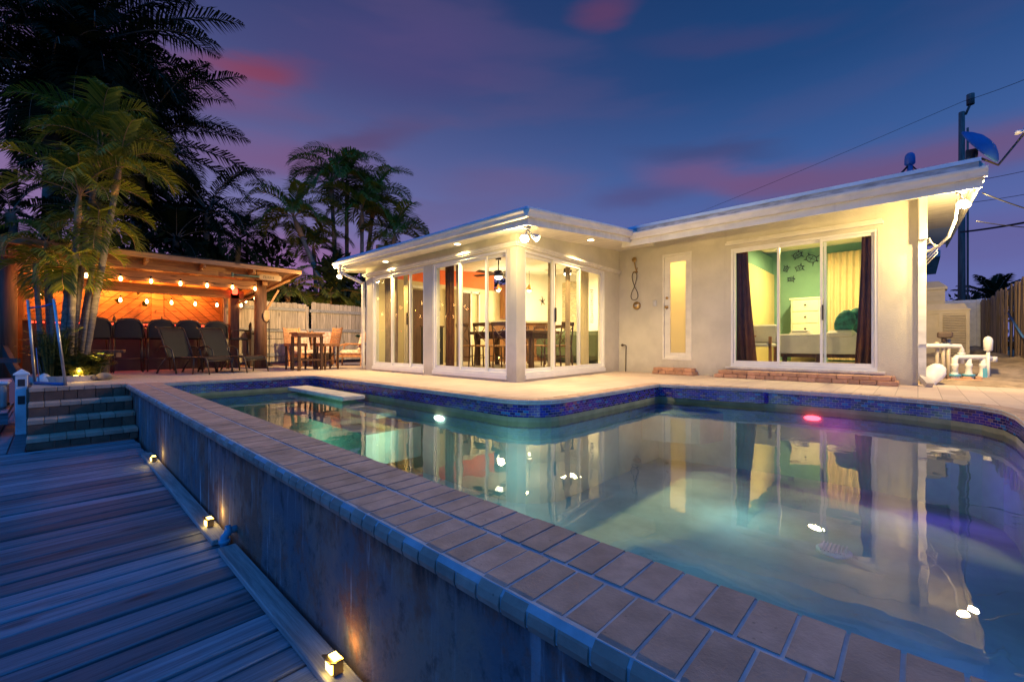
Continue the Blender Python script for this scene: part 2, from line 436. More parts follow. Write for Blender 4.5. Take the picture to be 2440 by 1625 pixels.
M('sign_wood', (0.50, 0.33, 0.19), 0.6, var=0.1)
M('oar_teal', (0.10, 0.18, 0.17), 0.6, var=0.2)
EM('bulb', (1.0, 0.55, 0.18), 26)
EM('flood_lens', (1.0, 0.74, 0.36), 24)
EM('down_lens', (1.0, 0.80, 0.48), 12)
EM('dock_lens', (1.0, 0.72, 0.16), 7)
EM('red_strip', (1.0, 0.05, 0.02), 7)
EM('pool_white', (0.95, 1.0, 0.85), 14)
EM('pool_red', (1.0, 0.04, 0.06), 16)
EM('pendant_glow', (1.0, 0.85, 0.6), 9)
EM('blue_glow', (0.2, 0.6, 1.0), 6)

# pool tile: small cobalt bricks with a few odd coloured ones, mapped along the wall
m, t, b = base_mat('pool_tile')
uv = t.new('ShaderNodeTexCoord').outputs['UV']
bk = t.new('ShaderNodeTexBrick'); t.link(uv, bk.inputs['Vector'])
bk.inputs['Scale'].default_value = 1.0; bk.inputs['Brick Width'].default_value = 0.062; bk.inputs['Row Height'].default_value = 0.028
bk.inputs['Mortar Size'].default_value = 0.0016; bk.inputs['Mortar Smooth'].default_value = 0.1
bk.inputs['Color1'].default_value = (0, 0, 0, 1); bk.inputs['Color2'].default_value = (1, 1, 1, 1); bk.inputs['Mortar'].default_value = (0.5, 0.5, 0.5, 1)
tone = t.ramp(bk.outputs['Color'], [(0.0, (0.006, 0.008, 0.09)), (0.30, (0.02, 0.01, 0.20)), (0.55, (0.010, 0.02, 0.26)), (0.78, (0.05, 0.012, 0.22)), (0.88, (0.01, 0.12, 0.34)), (0.95, (0.14, 0.10, 0.14))], 'CONSTANT')
mo = t.mix(t.math('MULTIPLY', t.noise(t.map(uv, (3, 3, 3)), 3.0, 2), 1.0), (0.10, 0.10, 0.30, 1), (0.45, 0.32, 0.20, 1))
t.link(t.mix(bk.outputs['Fac'], tone, mo), b.inputs['Base Color']); b.inputs['Roughness'].default_value = 0.22

# patio: pale concrete pavers with faint joints, speckled
m, t, b = base_mat('patio')
co = t.new('ShaderNodeTexCoord').outputs['Object']
bk = t.new('ShaderNodeTexBrick'); t.link(t.map(co, rot=(0, 0, R(0))), bk.inputs['Vector'])
bk.inputs['Scale'].default_value = 1.0; bk.inputs['Brick Width'].default_value = 0.40; bk.inputs['Row Height'].default_value = 0.20
bk.inputs['Mortar Size'].default_value = 0.004; bk.inputs['Mortar Smooth'].default_value = 0.3
bk.inputs['Color1'].default_value = (0.50, 0.39, 0.32, 1); bk.inputs['Color2'].default_value = (0.58, 0.46, 0.38, 1); bk.inputs['Mortar'].default_value = (0.30, 0.24, 0.20, 1)
st_ = t.smooth(t.noise(co, 1.2, 5, 0.6), 0.35, 0.7)
c = t.mix(t.math('MULTIPLY', st_, 0.35), bk.outputs['Color'], (0.42, 0.34, 0.29, 1))
vo = t.new('ShaderNodeTexVoronoi'); t.link(co, vo.inputs['Vector']); vo.inputs['Scale'].default_value = 9.0
sk = t.math('MULTIPLY', t.smooth(vo.outputs['Distance'], 0.09, 0.03), t.smooth(t.noise(co, 2.3, 3), 0.52, 0.6))
c = t.mix(sk, c, (0.10, 0.06, 0.04, 1))
t.link(c, b.inputs['Base Color']); b.inputs['Roughness'].default_value = 0.8
bp = t.new('ShaderNodeBump'); bp.inputs['Strength'].default_value = 0.4; bp.inputs['Distance'].default_value = 0.006
t.link(t.math('SUBTRACT', t.noise(co, 70, 3), t.math('MULTIPLY', bk.outputs['Fac'], 1.2)), bp.inputs['Height']); t.link(bp.outputs[0], b.inputs['Normal'])

# raised pool wall render: rust stains, pale drips, darker band along the top
m, t, b = base_mat('pool_outer')
co = t.new('ShaderNodeTexCoord').outputs['Object']
a1 = t.noise(t.map(co, (1, 1, 1)), 1.4, 6, 0.65)
a2 = t.noise(t.map(co, (1, 6.0, 0.45)), 2.6, 5, 0.65)
a3 = t.noise(t.map(co, (1, 1, 0.8)), 9.0, 6, 0.7)
sz = t.new('ShaderNodeSeparateXYZ'); t.link(co, sz.inputs[0])
c = t.mix(t.smooth(a1, 0.40, 0.62), (0.13, 0.14, 0.16, 1), (0.32, 0.20, 0.15, 1))
rust = t.math('MULTIPLY', t.smooth(t.noise(t.map(co, (1, 1.3, .9), loc=(5, 2, 1)), 1.7, 6, .72), 0.48, 0.60), 0.8)
c = t.mix(rust, c, (0.26, 0.09, 0.05, 1))
c = t.mix(t.math('MULTIPLY', t.smooth(a3, 0.50, 0.70), 0.7), c, (0.035, 0.032, 0.036, 1))
drip = t.math('MULTIPLY', t.smooth(a2, 0.55, 0.68), t.smooth(t.noise(t.map(co, (1, 1, 0.6)), 1.1, 3), 0.40, 0.58))
c = t.mix(t.math('MULTIPLY', drip, 0.85), c, (0.56, 0.60, 0.64, 1))
run = t.math('MULTIPLY', t.smooth(t.noise(t.map(co, (1, 14, 0.35), loc=(1, 7, 3)), 2.0, 4, .6), 0.64, 0.74), 0.6)
c = t.mix(run, c, (0.025, 0.022, 0.025, 1))
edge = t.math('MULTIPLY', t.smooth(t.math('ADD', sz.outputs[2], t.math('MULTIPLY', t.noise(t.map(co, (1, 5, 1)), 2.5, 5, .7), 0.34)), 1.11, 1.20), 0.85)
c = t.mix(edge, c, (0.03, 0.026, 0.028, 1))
t.link(c, b.inputs['Base Color']); b.inputs['Roughness'].default_value = 0.9
bp = t.new('ShaderNodeBump'); bp.inputs['Strength'].default_value = 0.6; bp.inputs['Distance'].default_value = 0.01
t.link(t.noise(co, 45, 5, 0.7), bp.inputs['Height']); t.link(bp.outputs[0], b.inputs['Normal'])

# pool water: clear thin sheet, Fresnel mirror with a slow ripple
m, t, b = base_mat('water'); t.n.remove(b)
co = t.new('ShaderNodeTexCoord').outputs['Object']
bp = t.new('ShaderNodeBump'); bp.inputs['Strength'].default_value = 0.10; bp.inputs['Distance'].default_value = 0.03
hgt = t.math('ADD', t.noise(t.map(co, (1, 1, 1)), 2.2, 2, 0.5), t.math('MULTIPLY', t.noise(co, 9.0, 2), 0.08)); t.link(hgt, bp.inputs['Height'])
fr = t.new('ShaderNodeFresnel'); fr.inputs[0].default_value = 1.55; t.link(bp.outputs[0], fr.inputs['Normal'])
tp = t.new('ShaderNodeBsdfTransparent'); tp.inputs[0].default_value = (0.84, 0.97, 0.97, 1)
gl = t.new('ShaderNodeBsdfGlossy'); gl.inputs['Roughness'].default_value = 0.004; t.link(bp.outputs[0], gl.inputs['Normal'])
mx = t.new('ShaderNodeMixShader'); t.link(fr.outputs[0], mx.inputs[0]); t.link(tp.outputs[0], mx.inputs[1]); t.link(gl.outputs[0], mx.inputs[2])
t.link(mx.outputs[0], t.n['Material Output'].inputs[0])
# frosted door glass
m, t, b = base_mat('frosted'); 
b.inputs['Base Color'].default_value = (0.85, 0.80, 0.62, 1); b.inputs['Roughness'].default_value = 0.4
tr = t.new('ShaderNodeBsdfTranslucent'); tr.inputs[0].default_value = (0.95, 0.85, 0.60, 1)
mx = t.new('ShaderNodeMixShader'); mx.inputs[0].default_value = 0.75
t.link(b.outputs[0], mx.inputs[1]); t.link(tr.outputs[0], mx.inputs[2]); t.link(mx.outputs[0], t.n['Material Output'].inputs[0])
g_ = MATS
from mathutils.geometry import tessellate_polygon
# ------------------------------------------------------------------ pool outline
def arc(cx, cy, r_, a0, a1, n=8):
    return [(cx + r_ * math.cos(R(a0 + (a1 - a0) * i / n)), cy + r_ * math.sin(R(a0 + (a1 - a0) * i / n))) for i in range(n + 1)]
PATH = [(1.17, 8.50)] + [(3.15, 8.52)] + arc(3.17, 8.26, 0.26, 90, 0, 6) + [(3.43, 6.0)] + [(3.43, 3.42)] + \
       [(3.43 + 0.52 * (1 - math.cos(R(a))), 3.40 - 0.52 * math.sin(R(a))) for a in (12, 25, 38, 52, 66, 78, 90)] + \
       [(5.2, 2.87), (6.33, 2.88)] + [(6.36, 2.6), (6.47, 2.1), (6.58, 1.6), (6.64, 1.1), (6.65, 0.6), (6.62, 0.25)] + \
       [(6.56, 0.0), (6.46, -0.25), (6.30, -0.46), (6.05, -0.58), (5.7, -0.62)] + [(3.0, -0.62), (1.17, -0.62)]
def resample(path, step):
    out = []; 
    for (a, b) in zip(path, path[1:]):
        L = math.hypot(b[0] - a[0], b[1] - a[1]); n = max(1, round(L / step))
        out += [(a[0] + (b[0] - a[0]) * i / n, a[1] + (b[1] - a[1]) * i / n) for i in range(n)]
    out.append(path[-1]); return out
def normals(path, closed=False):
    """outward (left of a clockwise travel seen from above)"""
    out = []; n = len(path)
    for i in range(n):
        if closed: a = path[i - 1]; b = path[(i + 1) % n]
        else: a = path[max(i - 1, 0)]; b = path[min(i + 1, n - 1)]
        d = Vector((b[0] - a[0], b[1] - a[1])).normalized()
        out.append((-d.y, d.x))
    return out
PN = normals(PATH)
def offset(path, d):
    out = []
    for i, p in enumerate(path):
        ns = []
        for a, b in ((i - 1, i), (i, i + 1)):
            if a >= 0 and b < len(path):
                v = Vector((path[b][0] - path[a][0], path[b][1] - path[a][1])).normalized(); ns.append(Vector((-v.y, v.x)))
        if len(ns) == 1: o = ns[0] * d
        else:
            s_ = ns[0] + ns[1]; o = s_ * (d * 2 / max(0.5, s_.length_squared))
        out.append((p[0] + o.x, p[1] + o.y))
    return out
OUT19 = offset(PATH, 0.19)

# ------------------------------------------------------------------ ground, patio, canal
def sheet(name, poly, z, mat, kind='structure'):
    tris = tessellate_polygon([[Vector((x, y, 0)) for x, y in poly]])
    mb = MB(); vs = [(x, y, z) for x, y in poly]
    fs = []
    for t3 in tris:
        a, b, c_ = [Vector(vs[i]) for i in t3]
        fs.append(tuple(t3) if (b - a).cross(c_ - a).z > 0 else tuple(reversed(t3)))
    mb.add(vs, fs); return mb.build(name, mat, kind=kind)
inner = [(0.80, 8.69)] + OUT19[:-1][0:] + [(3.0, -0.81)]
sheet('patio', [(-0.20, 8.87), (0.80, 8.87)] + inner + [(3.0, -3.2), (9.35, -3.2), (9.35, 16.5), (-0.20, 16.5)], 0.0, g_['patio'])
sheet('ground', [(-0.19, 8.90), (0.82, 8.90)] + [(x, y) for x, y in inner] + [(3.0, -3.5), (0.9, -3.5), (0.9, -220), (400, -220), (400, 400), (-0.19, 400)], -0.02, g_['grass_ground'])
mb = MB(); mb.add([(-300, -220, -1.35), (0.95, -220, -1.35), (0.95, 8.95, -1.35), (-0.15, 8.95, -1.35), (-0.15, 400, -1.35), (-300, 400, -1.35)], [(0, 1, 2, 3), (0, 3, 4, 5)])
m, t, b = base_mat('canal'); b.inputs['Base Color'].default_value = (0.004, 0.01, 0.02, 1); b.inputs['Roughness'].default_value = 0.35; b.inputs['Specular IOR Level'].default_value = 0.2
mb.build('canal_water', m, kind='structure')
# raised dirt on the right side yard
mb = MB(); nx, ny = 60, 26
def soil_z(x, y):
    k = min(1, max(0, (x - 9.0) / 3.2)); k = k * k * (3 - 2 * k)
    e = min(1, max(0, (0.02 - y) / 0.35)) if x < 9.7 else 1
    return -0.03 + 0.34 * k + 0.035 * math.sin(x * 5.1 + y * 3) * k + 0.03 * math.sin(y * 9 + x * 2.3) * k + random.uniform(-.012, .012) + 0.05 * min(1, max(0, (x - 8.9) / .3))
vs = [(8.9 + 12 * (i / nx) ** 1.5, -3.2 + 3.35 * j / ny, 0) for i in range(nx + 1) for j in range(ny + 1)]
vs = [(x, y, soil_z(x, y)) for x, y, _ in vs]
mb.add(vs, [(i * (ny + 1) + j, (i + 1) * (ny + 1) + j, (i + 1) * (ny + 1) + j + 1, i * (ny + 1) + j + 1) for i in range(nx) for j in range(ny)], 0, True)
mb.build('soil', g_['soil'], kind='structure')

# ------------------------------------------------------------------ dock
dock = thing('wooden_dock', 'weathered plank dock lit blue by dusk, running along the raised pool wall', 'dock', (-2.5, 4, -0.70))
mb = MB(); y = -1.6; rr = random.Random(3)
while y < 7.9:
    w = rr.choice((0.140, 0.142, 0.144)); gap = rr.uniform(0.014, 0.030)
    z1 = -0.70 + rr.uniform(-0.006, 0.004); t1, t2 = rr.uniform(-.004, .004), rr.uniform(-.004, .004)
    x0, x1 = -7.0, 0.79 + rr.uniform(-.02, .01)
    a, b_ = y, min(y + w, 7.92)
    e = 0.006
    mb.add([(x0, a, z1 - .035 + t1), (x1, a, z1 - .035), (x1, b_, z1 - .035), (x0, b_, z1 - .035 + t2),
            (x0, a, z1 - e + t1), (x1, a, z1 - e), (x1, a + e, z1), (x0, a + e, z1 + t1),
            (x1, b_ - e, z1), (x0, b_ - e, z1 + t2), (x1, b_, z1 - e), (x0, b_, z1 - e + t2)],
           [(0, 3, 2, 1), (0, 1, 5, 4), (4, 5, 6, 7), (7, 6, 8, 9), (9, 8, 10, 11), (11, 10, 2, 3), (1, 2, 10, 8, 6, 5), (0, 4, 7, 9, 11, 3)])
    y += w + gap
xb = -0.225
while xb > -3.2:   # boards of the walkway beside the steps run the other way
    mb.box((xb - 0.138, 7.96, -0.735), (xb, 13, -0.70 + rr.uniform(-.004, .004)), 0, 0.005); xb -= 0.148
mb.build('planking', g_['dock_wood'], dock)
mb = MB()
for x in (-6.6, -4.6, -2.6, -0.9, 0.6): mb.box((x, -1.6, -0.90), (x + .06, 7.9, -0.745))
for x in (-6.5, -4.0, -1.6):
    for yy in (0, 4, 7.6): mb.tube([(x, yy, -2.2), (x, yy, -0.75)], 0.11, 10)
mb.build('frame', g_['dock_wood'], dock)
for (y0, y1, lab) in ((-1.6, 3.20, 'near grey timber cleat laid along the foot of the pool wall'), (3.34, 6.6, 'far grey timber cleat laid along the foot of the pool wall')):
    mb = MB(); mb.box((0.712, y0, -0.697), (0.812, y1, -0.662), 0, 0.005)
    tag(mb.build('timber_cleat', g_['dock_trim']), lab, 'timber board', 'timber cleats at the foot of the pool wall')
# loose hose bib pipe at the gap
mb = MB(); mb.tube([(0.84, 3.28, -0.60), (0.79, 3.28, -0.60), (0.765, 3.27, -0.63), (0.765, 3.27, -0.70)], 0.024, 10)
mb.tube([(0.80, 3.28, -0.60), (0.775, 3.28, -0.60)], 0.036, 12); mb.tube([(0.765, 3.27, -0.645), (0.765, 3.27, -0.67)], 0.034, 12)
tag(mb.build('drain_pipe', g_['pvc_blue']), 'short blue pipe elbow coming out of the pool wall at the dock', 'pipe')
def dock_light(y, lab):
    r_ = thing('deck_light', lab, 'deck light', (0.755, y, -0.662), 'small solar lights along the dock')
    mb = MB(); mb.obox((0.757, y, -0.630), (0.040, 0.062, 0.052), (0, 0, 0)); mb.obox((0.735, y, -0.602), (0.030, 0.072, 0.006), (0, R(25), 0))
    mb.build('housing', g_['brass'], r_)
    mb = MB(); mb.obox((0.734, y, -0.632), (0.006, 0.050, 0.034), (0, R(0), 0)); mb.obox((0.757, y, -0.602), (0.030, 0.050, 0.005)); mb.build('lens', g_['dock_lens'], r_)
    light('dock_lamp', 'POINT', (0.70, y, -0.615), 0.22, (1.0, 0.66, 0.16), r_, 0.02)
    light('dock_lamp', 'POINT', (0.79, y, -0.585), 0.40, (1.0, 0.66, 0.16), r_, 0.02)
dock_light(1.66, 'nearest of the three small yellow lights on the dock')
dock_light(3.62, 'small yellow light on the dock beside the blue pipe elbow')
dock_light(6.04, 'farthest small yellow dock light, near the brick steps')

# ------------------------------------------------------------------ swimming pool
pool = thing('swimming_pool', 'raised L-shaped swimming pool with cobalt tile band and brick coping', 'swimming pool', (2.5, 3.5, -1.1))
loop = PATH[:-1] + [(1.17, -0.62)]
dense = resample(PATH, 0.10)
# coping bricks following the far edges
mb = MB()
def bullbrick(p0, p1, q0, q1, zt, zb=-0.046):
    """brick between edge points p0,p1 (pool side) and q0,q1 (back)"""
    vs = []
    for p, q in ((p0, q0), (p1, q1)):
        d = (Vector(q) - Vector(p)).normalized()
        for k, z in ((0.012, zb), (0.002, zb + 0.012), (-0.002, zb + 0.026), (0.003, zt - 0.009), (0.014, zt)):
            vs.append((p[0] + d.x * k, p[1] + d.y * k, z))
        vs.append((q[0], q[1], zt)); vs.append((q[0], q[1], zb))
    n = 7
    fs = [(i, (i + 1) % n, n + (i + 1) % n, n + i) for i in range(n)] + [tuple(range(n - 1, -1, -1)), tuple(range(n, 2 * n))]
    mb.add(vs, fs)
    for k in range(1, 4): mb.sm[-9 + k] = False
dn = offset(dense, 0.188)
di = offset(dense, -0.012)
for i in range(len(dense) - 1):
    p0, p1, q0, q1 = [Vector(v) for v in (di[i], di[i + 1], dn[i], dn[i + 1])]
    L = (p1 - p0).length; g2 = 0.0032
    if L < 0.02: continue
    a = g2 / L
    if (dense[i][1] < -0.55 and dense[i][0] < 4): continue
    zt = 0.004 + rr.uniform(-.0012, .0012)
    bullbrick(p0.lerp(p1, a), p1.lerp(p0, a), q0.lerp(q1, a), q1.lerp(q0, a), zt)
# two rows of bricks on the raised near wall
y = -1.2
k = 0
while y < 8.72:
    L = 0.0875; z = 0.004 + rr.uniform(-.0015, .0015)
    bullbrick((1.182, y), (1.182, y + L - .009), (0.990, y), (0.990, y + L - .009), z)
    y += L; k += 1
y = -1.16
while y < 8.72:
    L = 0.0875; z = 0.003 + rr.uniform(-.0015, .0015)
    # outer row turns down over the wall with a round nose
    vs = []
    for yy in (y, y + L - .009):
        for x, zz in ((0.974, -0.04), (0.974, z), (0.800, z), (0.780, z - .006), (0.766, z - .020), (0.762, z - .040), (0.768, z - .058), (0.782, z - .068), (0.85, z - .068)):
            vs.append((x, yy, zz))
    n = 9
    b0 = len(mb.v)
    mb.add(vs, [(i, (i + 1) % n, n + (i + 1) % n, n + i) for i in range(n)] + [tuple(range(n - 1, -1, -1)), tuple(range(n, 2 * n))])
    y += L
o = mb.build('coping', g_['coping_brick'], pool)
mb = MB()
mb.box((0.770, -1.2, -0.066), (1.178, 8.72, 0.0005), 0, 0.014)
for i in range(len(dense) - 1):
    a, b_, c_, d_ = di[i], di[i + 1], dn[i + 1], dn[i]
    mb.add([(*a, -.002), (*b_, -.002), (*c_, -.002), (*d_, -.002), (*a, -.040), (*b_, -.040)], [(0, 1, 2, 3), (1, 0, 4, 5)])
mb.build('mortar_bed', g_['mortar'], pool)
def band(name, mat, off, z0, z1, parent, path=None, seg=None):
    mb = MB(); mb.uv = []
    pth = resample(path or (PATH + [PATH[0]]), 0.12); pth = offset(pth, off) if off else pth
    s_ = 0; vs = []; 
    for i, p in enumerate(pth):
        if i: s_ += math.hypot(p[0] - pth[i - 1][0], p[1] - pth[i - 1][1])
        vs += [(*p, z0), (*p, z1)]; mb.uv += [(s_, z0), (s_, z1)]
    mb.add(vs, [(2 * i, 2 * i + 1, 2 * i + 3, 2 * i + 2) for i in range(len(pth) - 1)])
    return mb.build(name, mat, parent)
band('tile_band', g_['pool_tile'], 0.012, -0.187, -0.044, pool)
band('waterline_band', g_['sea_green_band'], 0.002, -0.31, -0.1865, pool)
mb = MB(); pth = PATH; zf = -1.12
vs = [(*p, -0.309) for p in pth] + [(*p, zf) for p in pth]; n = len(pth)
mb.add(vs, [(i, (i + 1) % n, n + (i + 1) % n, n + i) for i in range(n)])
tr_ = tessellate_polygon([[Vector((*p, 0)) for p in pth]])
mb.add([(*p, zf) for p in pth], [tuple(t_) for t_ in tr_])
# underwater bench in the inner corner and along the far end
mb.prism([(5.75, 2.86), (6.3, 2.86), (6.5, 2.0), (6.0, 2.15)], -0.75, -0.36)
mb.prism([(2.62, 8.4), (3.42, 8.4), (3.42, 4.9), (2.62, 4.9)], -0.9, -0.50)
mb.build('shell', g_['plaster'], pool)
# tiled block set forward where the wide basin begins
mb = MB(); mb.uv = []
blk = [(6.30, 2.66), (6.345, 2.30), (6.45, 1.85), (6.53, 1.5)]
s_ = 0; vs = []
blk2 = [(6.40, 2.68)] + blk + [(6.62, 1.46)]
for i, p in enumerate(blk2):
    if i: s_ += math.hypot(p[0] - blk2[i - 1][0], p[1] - blk2[i - 1][1])
    vs += [(*p, -.187), (*p, -.040)]; mb.uv += [(s_, -.187), (s_, -.04)]
mb.add(vs, [(2 * i, 2 * i + 1, 2 * i + 3, 2 * i + 2) for i in range(len(blk2) - 1)])
mb.build('tiled_block', g_['pool_tile'], pool)
# slab ledge standing in the water by the far wall
mb = MB(); mb.box((2.86, 6.02, -0.215), (3.21, 8.15, -0.150), 0, 0.012); mb.box((2.98, 6.3, -0.50), (3.10, 8.0, -0.214))
mb.build('stone_ledge', g_['concrete'], pool)
mb = MB(); mb.box((2.78, 4.95, -0.33), (3.08, 5.75, -0.262), 0, 0.012)
mb.build('stone_ledge', g_['concrete'], pool)
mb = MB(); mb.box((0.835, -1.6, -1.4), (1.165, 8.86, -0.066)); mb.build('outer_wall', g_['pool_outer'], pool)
dr = MB(); dr.lathe((4.46, 0.51, zf), [(0.125, 0.0), (0.125, 0.02), (0.10, 0.035), (0.095, 0.03), (0.07, 0.033), (0.065, 0.028), (0.03, 0.034), (0.0, 0.034)], 28)
for k in range(-3, 4): dr.box((4.36, 0.51 + k * .026 - .005, zf + .03), (4.56, 0.51 + k * .026 + .005, zf + .042))
dr.build('drain_cover', g_['white_paint'], pool)
pw = MB(); pw.lathe((3.415, 4.50, -0.345), [(0.055, 0.02), (0.055, -0.01), (0.040, -0.018), (0.0, -0.02)], 20, 0, 'x')
for i, v in enumerate(pw.v): pw.v[i] = Vector((v.x, 4.5 + (v.y - 4.5) * 1.6, -.345 + (v.z + .345) * .55))
pw.build('pool_light', g_['pool_white'], pool)
pr = MB(); pr.lathe((6.62, 0.98, -0.33), [(0.075, 0.03), (0.075, -0.01), (0.055, -0.018), (0.0, -0.02)], 20, 0, 'x')
for i, v in enumerate(pr.v): pr.v[i] = Vector((v.x, .98 + (v.y - .98) * 1.15, -.33 + (v.z + .33) * .4))
pr.build('pool_light', g_['pool_red'], pool)
light('underwater_light', 'SPOT', (3.25, 4.50, -0.42), 45, (0.60, 1.0, 0.66), pool, 0.08, (1.2, 4.2, -0.9), 150, 0.8)
light('underwater_light', 'SPOT', (6.45, 0.98, -0.40), 5, (1.0, 0.03, 0.14), pool, 0.10, (3.5, 0.6, -0.8), 165, 0.8)
light('underwater_light', 'SPOT', (6.35, -0.10, -0.60), 11, (0.20, 0.06, 1.0), pool, 0.10, (5.0, -0.3, -1.0), 130, 0.8)
light('underwater_light', 'POINT', (2.5, -0.40, -0.70), 16, (0.05, 0.16, 1.0), pool, 0.10)
light('underwater_light', 'POINT', (2.3, 1.2, -0.60), 9, (0.62, 1.0, 0.92), pool, 0.15)  # unseen fill added in mid-water to brighten the pool floor
light('underwater_light', 'POINT', (2.1, 6.2, -0.60), 10, (0.35, 1.0, 0.6), pool, 0.12)  # added greenish fill without a fixture, for the narrow far end
wp = offset(PATH, 0.006)
sheet('water', wp, -0.238, g_['water'])

# ------------------------------------------------------------------ brick steps down to the dock
stp = thing('brick_steps', 'four block steps leading from the patio down to the dock', 'steps', (0.3, 8.4, -0.70))
zs = [0.0, -0.185, -0.37, -0.555, -0.70]; ys = [8.87, 8.56, 8.24, 7.93]
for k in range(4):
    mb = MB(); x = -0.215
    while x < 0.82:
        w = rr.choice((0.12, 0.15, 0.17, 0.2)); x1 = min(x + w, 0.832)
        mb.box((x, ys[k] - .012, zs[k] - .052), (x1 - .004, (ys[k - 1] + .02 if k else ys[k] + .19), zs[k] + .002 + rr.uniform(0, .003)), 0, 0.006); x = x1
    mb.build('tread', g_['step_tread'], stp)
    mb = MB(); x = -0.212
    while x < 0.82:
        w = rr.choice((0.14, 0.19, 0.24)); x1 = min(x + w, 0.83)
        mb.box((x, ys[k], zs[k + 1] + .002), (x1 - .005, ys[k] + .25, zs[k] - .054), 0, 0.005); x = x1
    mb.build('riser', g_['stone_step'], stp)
rw = MB(); 
for j in range(7):
    yy = 8.9; 
    while yy < 16:
        w = rr.choice((.3, .38, .45)); rw.box((-0.24, yy, -1.4 + j * .2), (-0.10, yy + w - .006, -1.4 + j * .2 + .194), 0, 0.006); yy += w
tag(rw.build('retaining_wall', g_['stone_step']), 'low block wall holding the patio edge above the canal', 'retaining wall')

# ------------------------------------------------------------------ house
house = thing('house', 'single storey cream stucco house with glazed porch and low white eaves', 'house', (10, 5, 0))
def wall_holes(mb, ax, c0, c1, u0, u1, z0, z1, holes):
    us = sorted({u0, u1, *[h[0] for h in holes], *[h[1] for h in holes]}); zz = sorted({z0, z1, *[h[2] for h in holes], *[h[3] for h in holes]})
    for i in range(len(us) - 1):
        run = None
        for j in range(len(zz) - 1):
            um = (us[i] + us[i + 1]) / 2; zm = (zz[j] + zz[j + 1]) / 2
            inside = any(h[0] < um < h[1] and h[2] < zm < h[3] for h in holes)
            if not inside and run is None: run = zz[j]
            if (inside or j == len(zz) - 2) and run is not None:
                top = zz[j] if inside else zz[j + 1]
                if ax == 'x': mb.box((c0, us[i], run), (c1, us[i + 1], top))
                else: mb.box((us[i], c0, run), (us[i + 1], c1, top))
                run = None
SA = math.atan2(0.25, 3.62)   # the porch side wall opens slightly
SM = Matrix.Translation((5.0, 4.60, 0)) @ Matrix.Rotation(SA, 4, 'Z')
mb = MB(); wall_holes(mb, 'x', 8.65, 8.85, 0.0, 4.95, -0.1, 2.79, [(0.45, 2.54, 0.20, 2.37), (3.26, 3.85, 0.28, 2.44)])
mb.box((8.85, 0.0, -0.1), (16, 0.2, 2.9))
mb.build('front_wall', g_['stucco'], house)
mb = MB(); wall_holes(mb, 'x', 5.0, 5.16, 4.62, 9.36, -0.05, 2.40, [(7.07, 9.05, 0.10, 2.13), (4.81, 6.78, 0.10, 2.13)])
mb.box((5.16, 9.20, -0.05), (9.0, 9.36, 2.40))
mb.build('porch_wall', g_['stucco'], house)
mb = MB(); wall_holes(mb, 'y', 0.0, 0.14, 0.0, 3.66, -0.05, 2.36, [(0.22, 2.98, 0.10, 2.13)])
mb.add([(0, 0, 2.36), (3.66, 0, 2.36), (3.66, .14, 2.36), (0, .14, 2.36), (0, 0, 2.38), (3.66, 0, 2.68), (3.66, .14, 2.68), (0, .14, 2.38)],
       [(0, 3, 2, 1), (4, 5, 6, 7), (0, 1, 5, 4), (1, 2, 6, 5), (2, 3, 7, 6), (3, 0, 4, 7)])
mb.xform(SM).build('side_wall', g_['stucco'], house)
# ledge trims
mb = MB(); mb.box((4.93, 4.54, 2.175), (5.0, 9.40, 2.215)); mb.box((4.955, 4.56, 2.15), (5.0, 9.38, 2.175)); mb.build('header_trim', g_['trim'], house)
mb = MB(); mb.box((-0.06, -0.07, 2.176), (3.62, 0.0, 2.214)); mb.box((-.04, -0.04, 2.15), (3.62, 0, 2.176)); mb.xform(SM).build('header_trim', g_['trim'], house)
mb = MB(); mb.box((8.575, 0.38, 2.43), (8.65, 2.62, 2.475), 0, .006); mb.box((8.60, 0.40, 2.475), (8.65, 2.60, 2.51)); mb.build('window_ledge', g_['trim'], house)
mb = MB(); mb.box((8.59, 0.36, 0.150), (8.65, 2.62, 0.190), 0, .004); mb.box((8.62, 0.36, 0.09), (8.65, 2.6, 0.15)); mb.build('window_sill', g_['trim'], house)
# soffits, fascias, roof slabs
ps = lambda x: 2.33 + 0.085 * (x - 4.7)
mb = MB()
def slab(mb, x0, x1, y0, y1, f0, f1, mi=0):
    mb.add([(x0, y0, f0(x0)), (x1, y0, f0(x1)), (x1, y1, f0(x1)), (x0, y1, f0(x0)), (x0, y0, f1(x0)), (x1, y0, f1(x1)), (x1, y1, f1(x1)), (x0, y1, f1(x0))],
           [(0, 3, 2, 1), (4, 5, 6, 7), (0, 1, 5, 4), (1, 2, 6, 5), (2, 3, 7, 6), (3, 0, 4, 7)], mi)
slab(mb, 4.60, 16, 4.02, 9.88, ps, lambda x: ps(x) + 0.10)
mb.build('porch_ceiling', g_['trim'], house)
mb = MB()
mb.add([(4.57, 3.99, 2.285), (4.57, 9.88, 2.345), (4.60, 9.88, 2.345), (4.60, 3.99, 2.285), (4.57, 3.99, 2.46), (4.57, 9.88, 2.46), (4.60, 9.88, 2.46), (4.60, 3.99, 2.46)],
       [(0, 3, 2, 1), (4, 5, 6, 7), (0, 1, 5, 4), (1, 2, 6, 5), (2, 3, 7, 6), (3, 0, 4, 7)])
slab(mb, 4.60, 7.62, 3.99, 4.02, lambda x: ps(x) - 0.035, lambda x: ps(x) + 0.15)
slab(mb, 4.60, 9.0, 9.88, 9.91, lambda x: ps(x) - 0.035, lambda x: ps(x) + 0.15)
mb.build('fascia', g_['trim'], house)
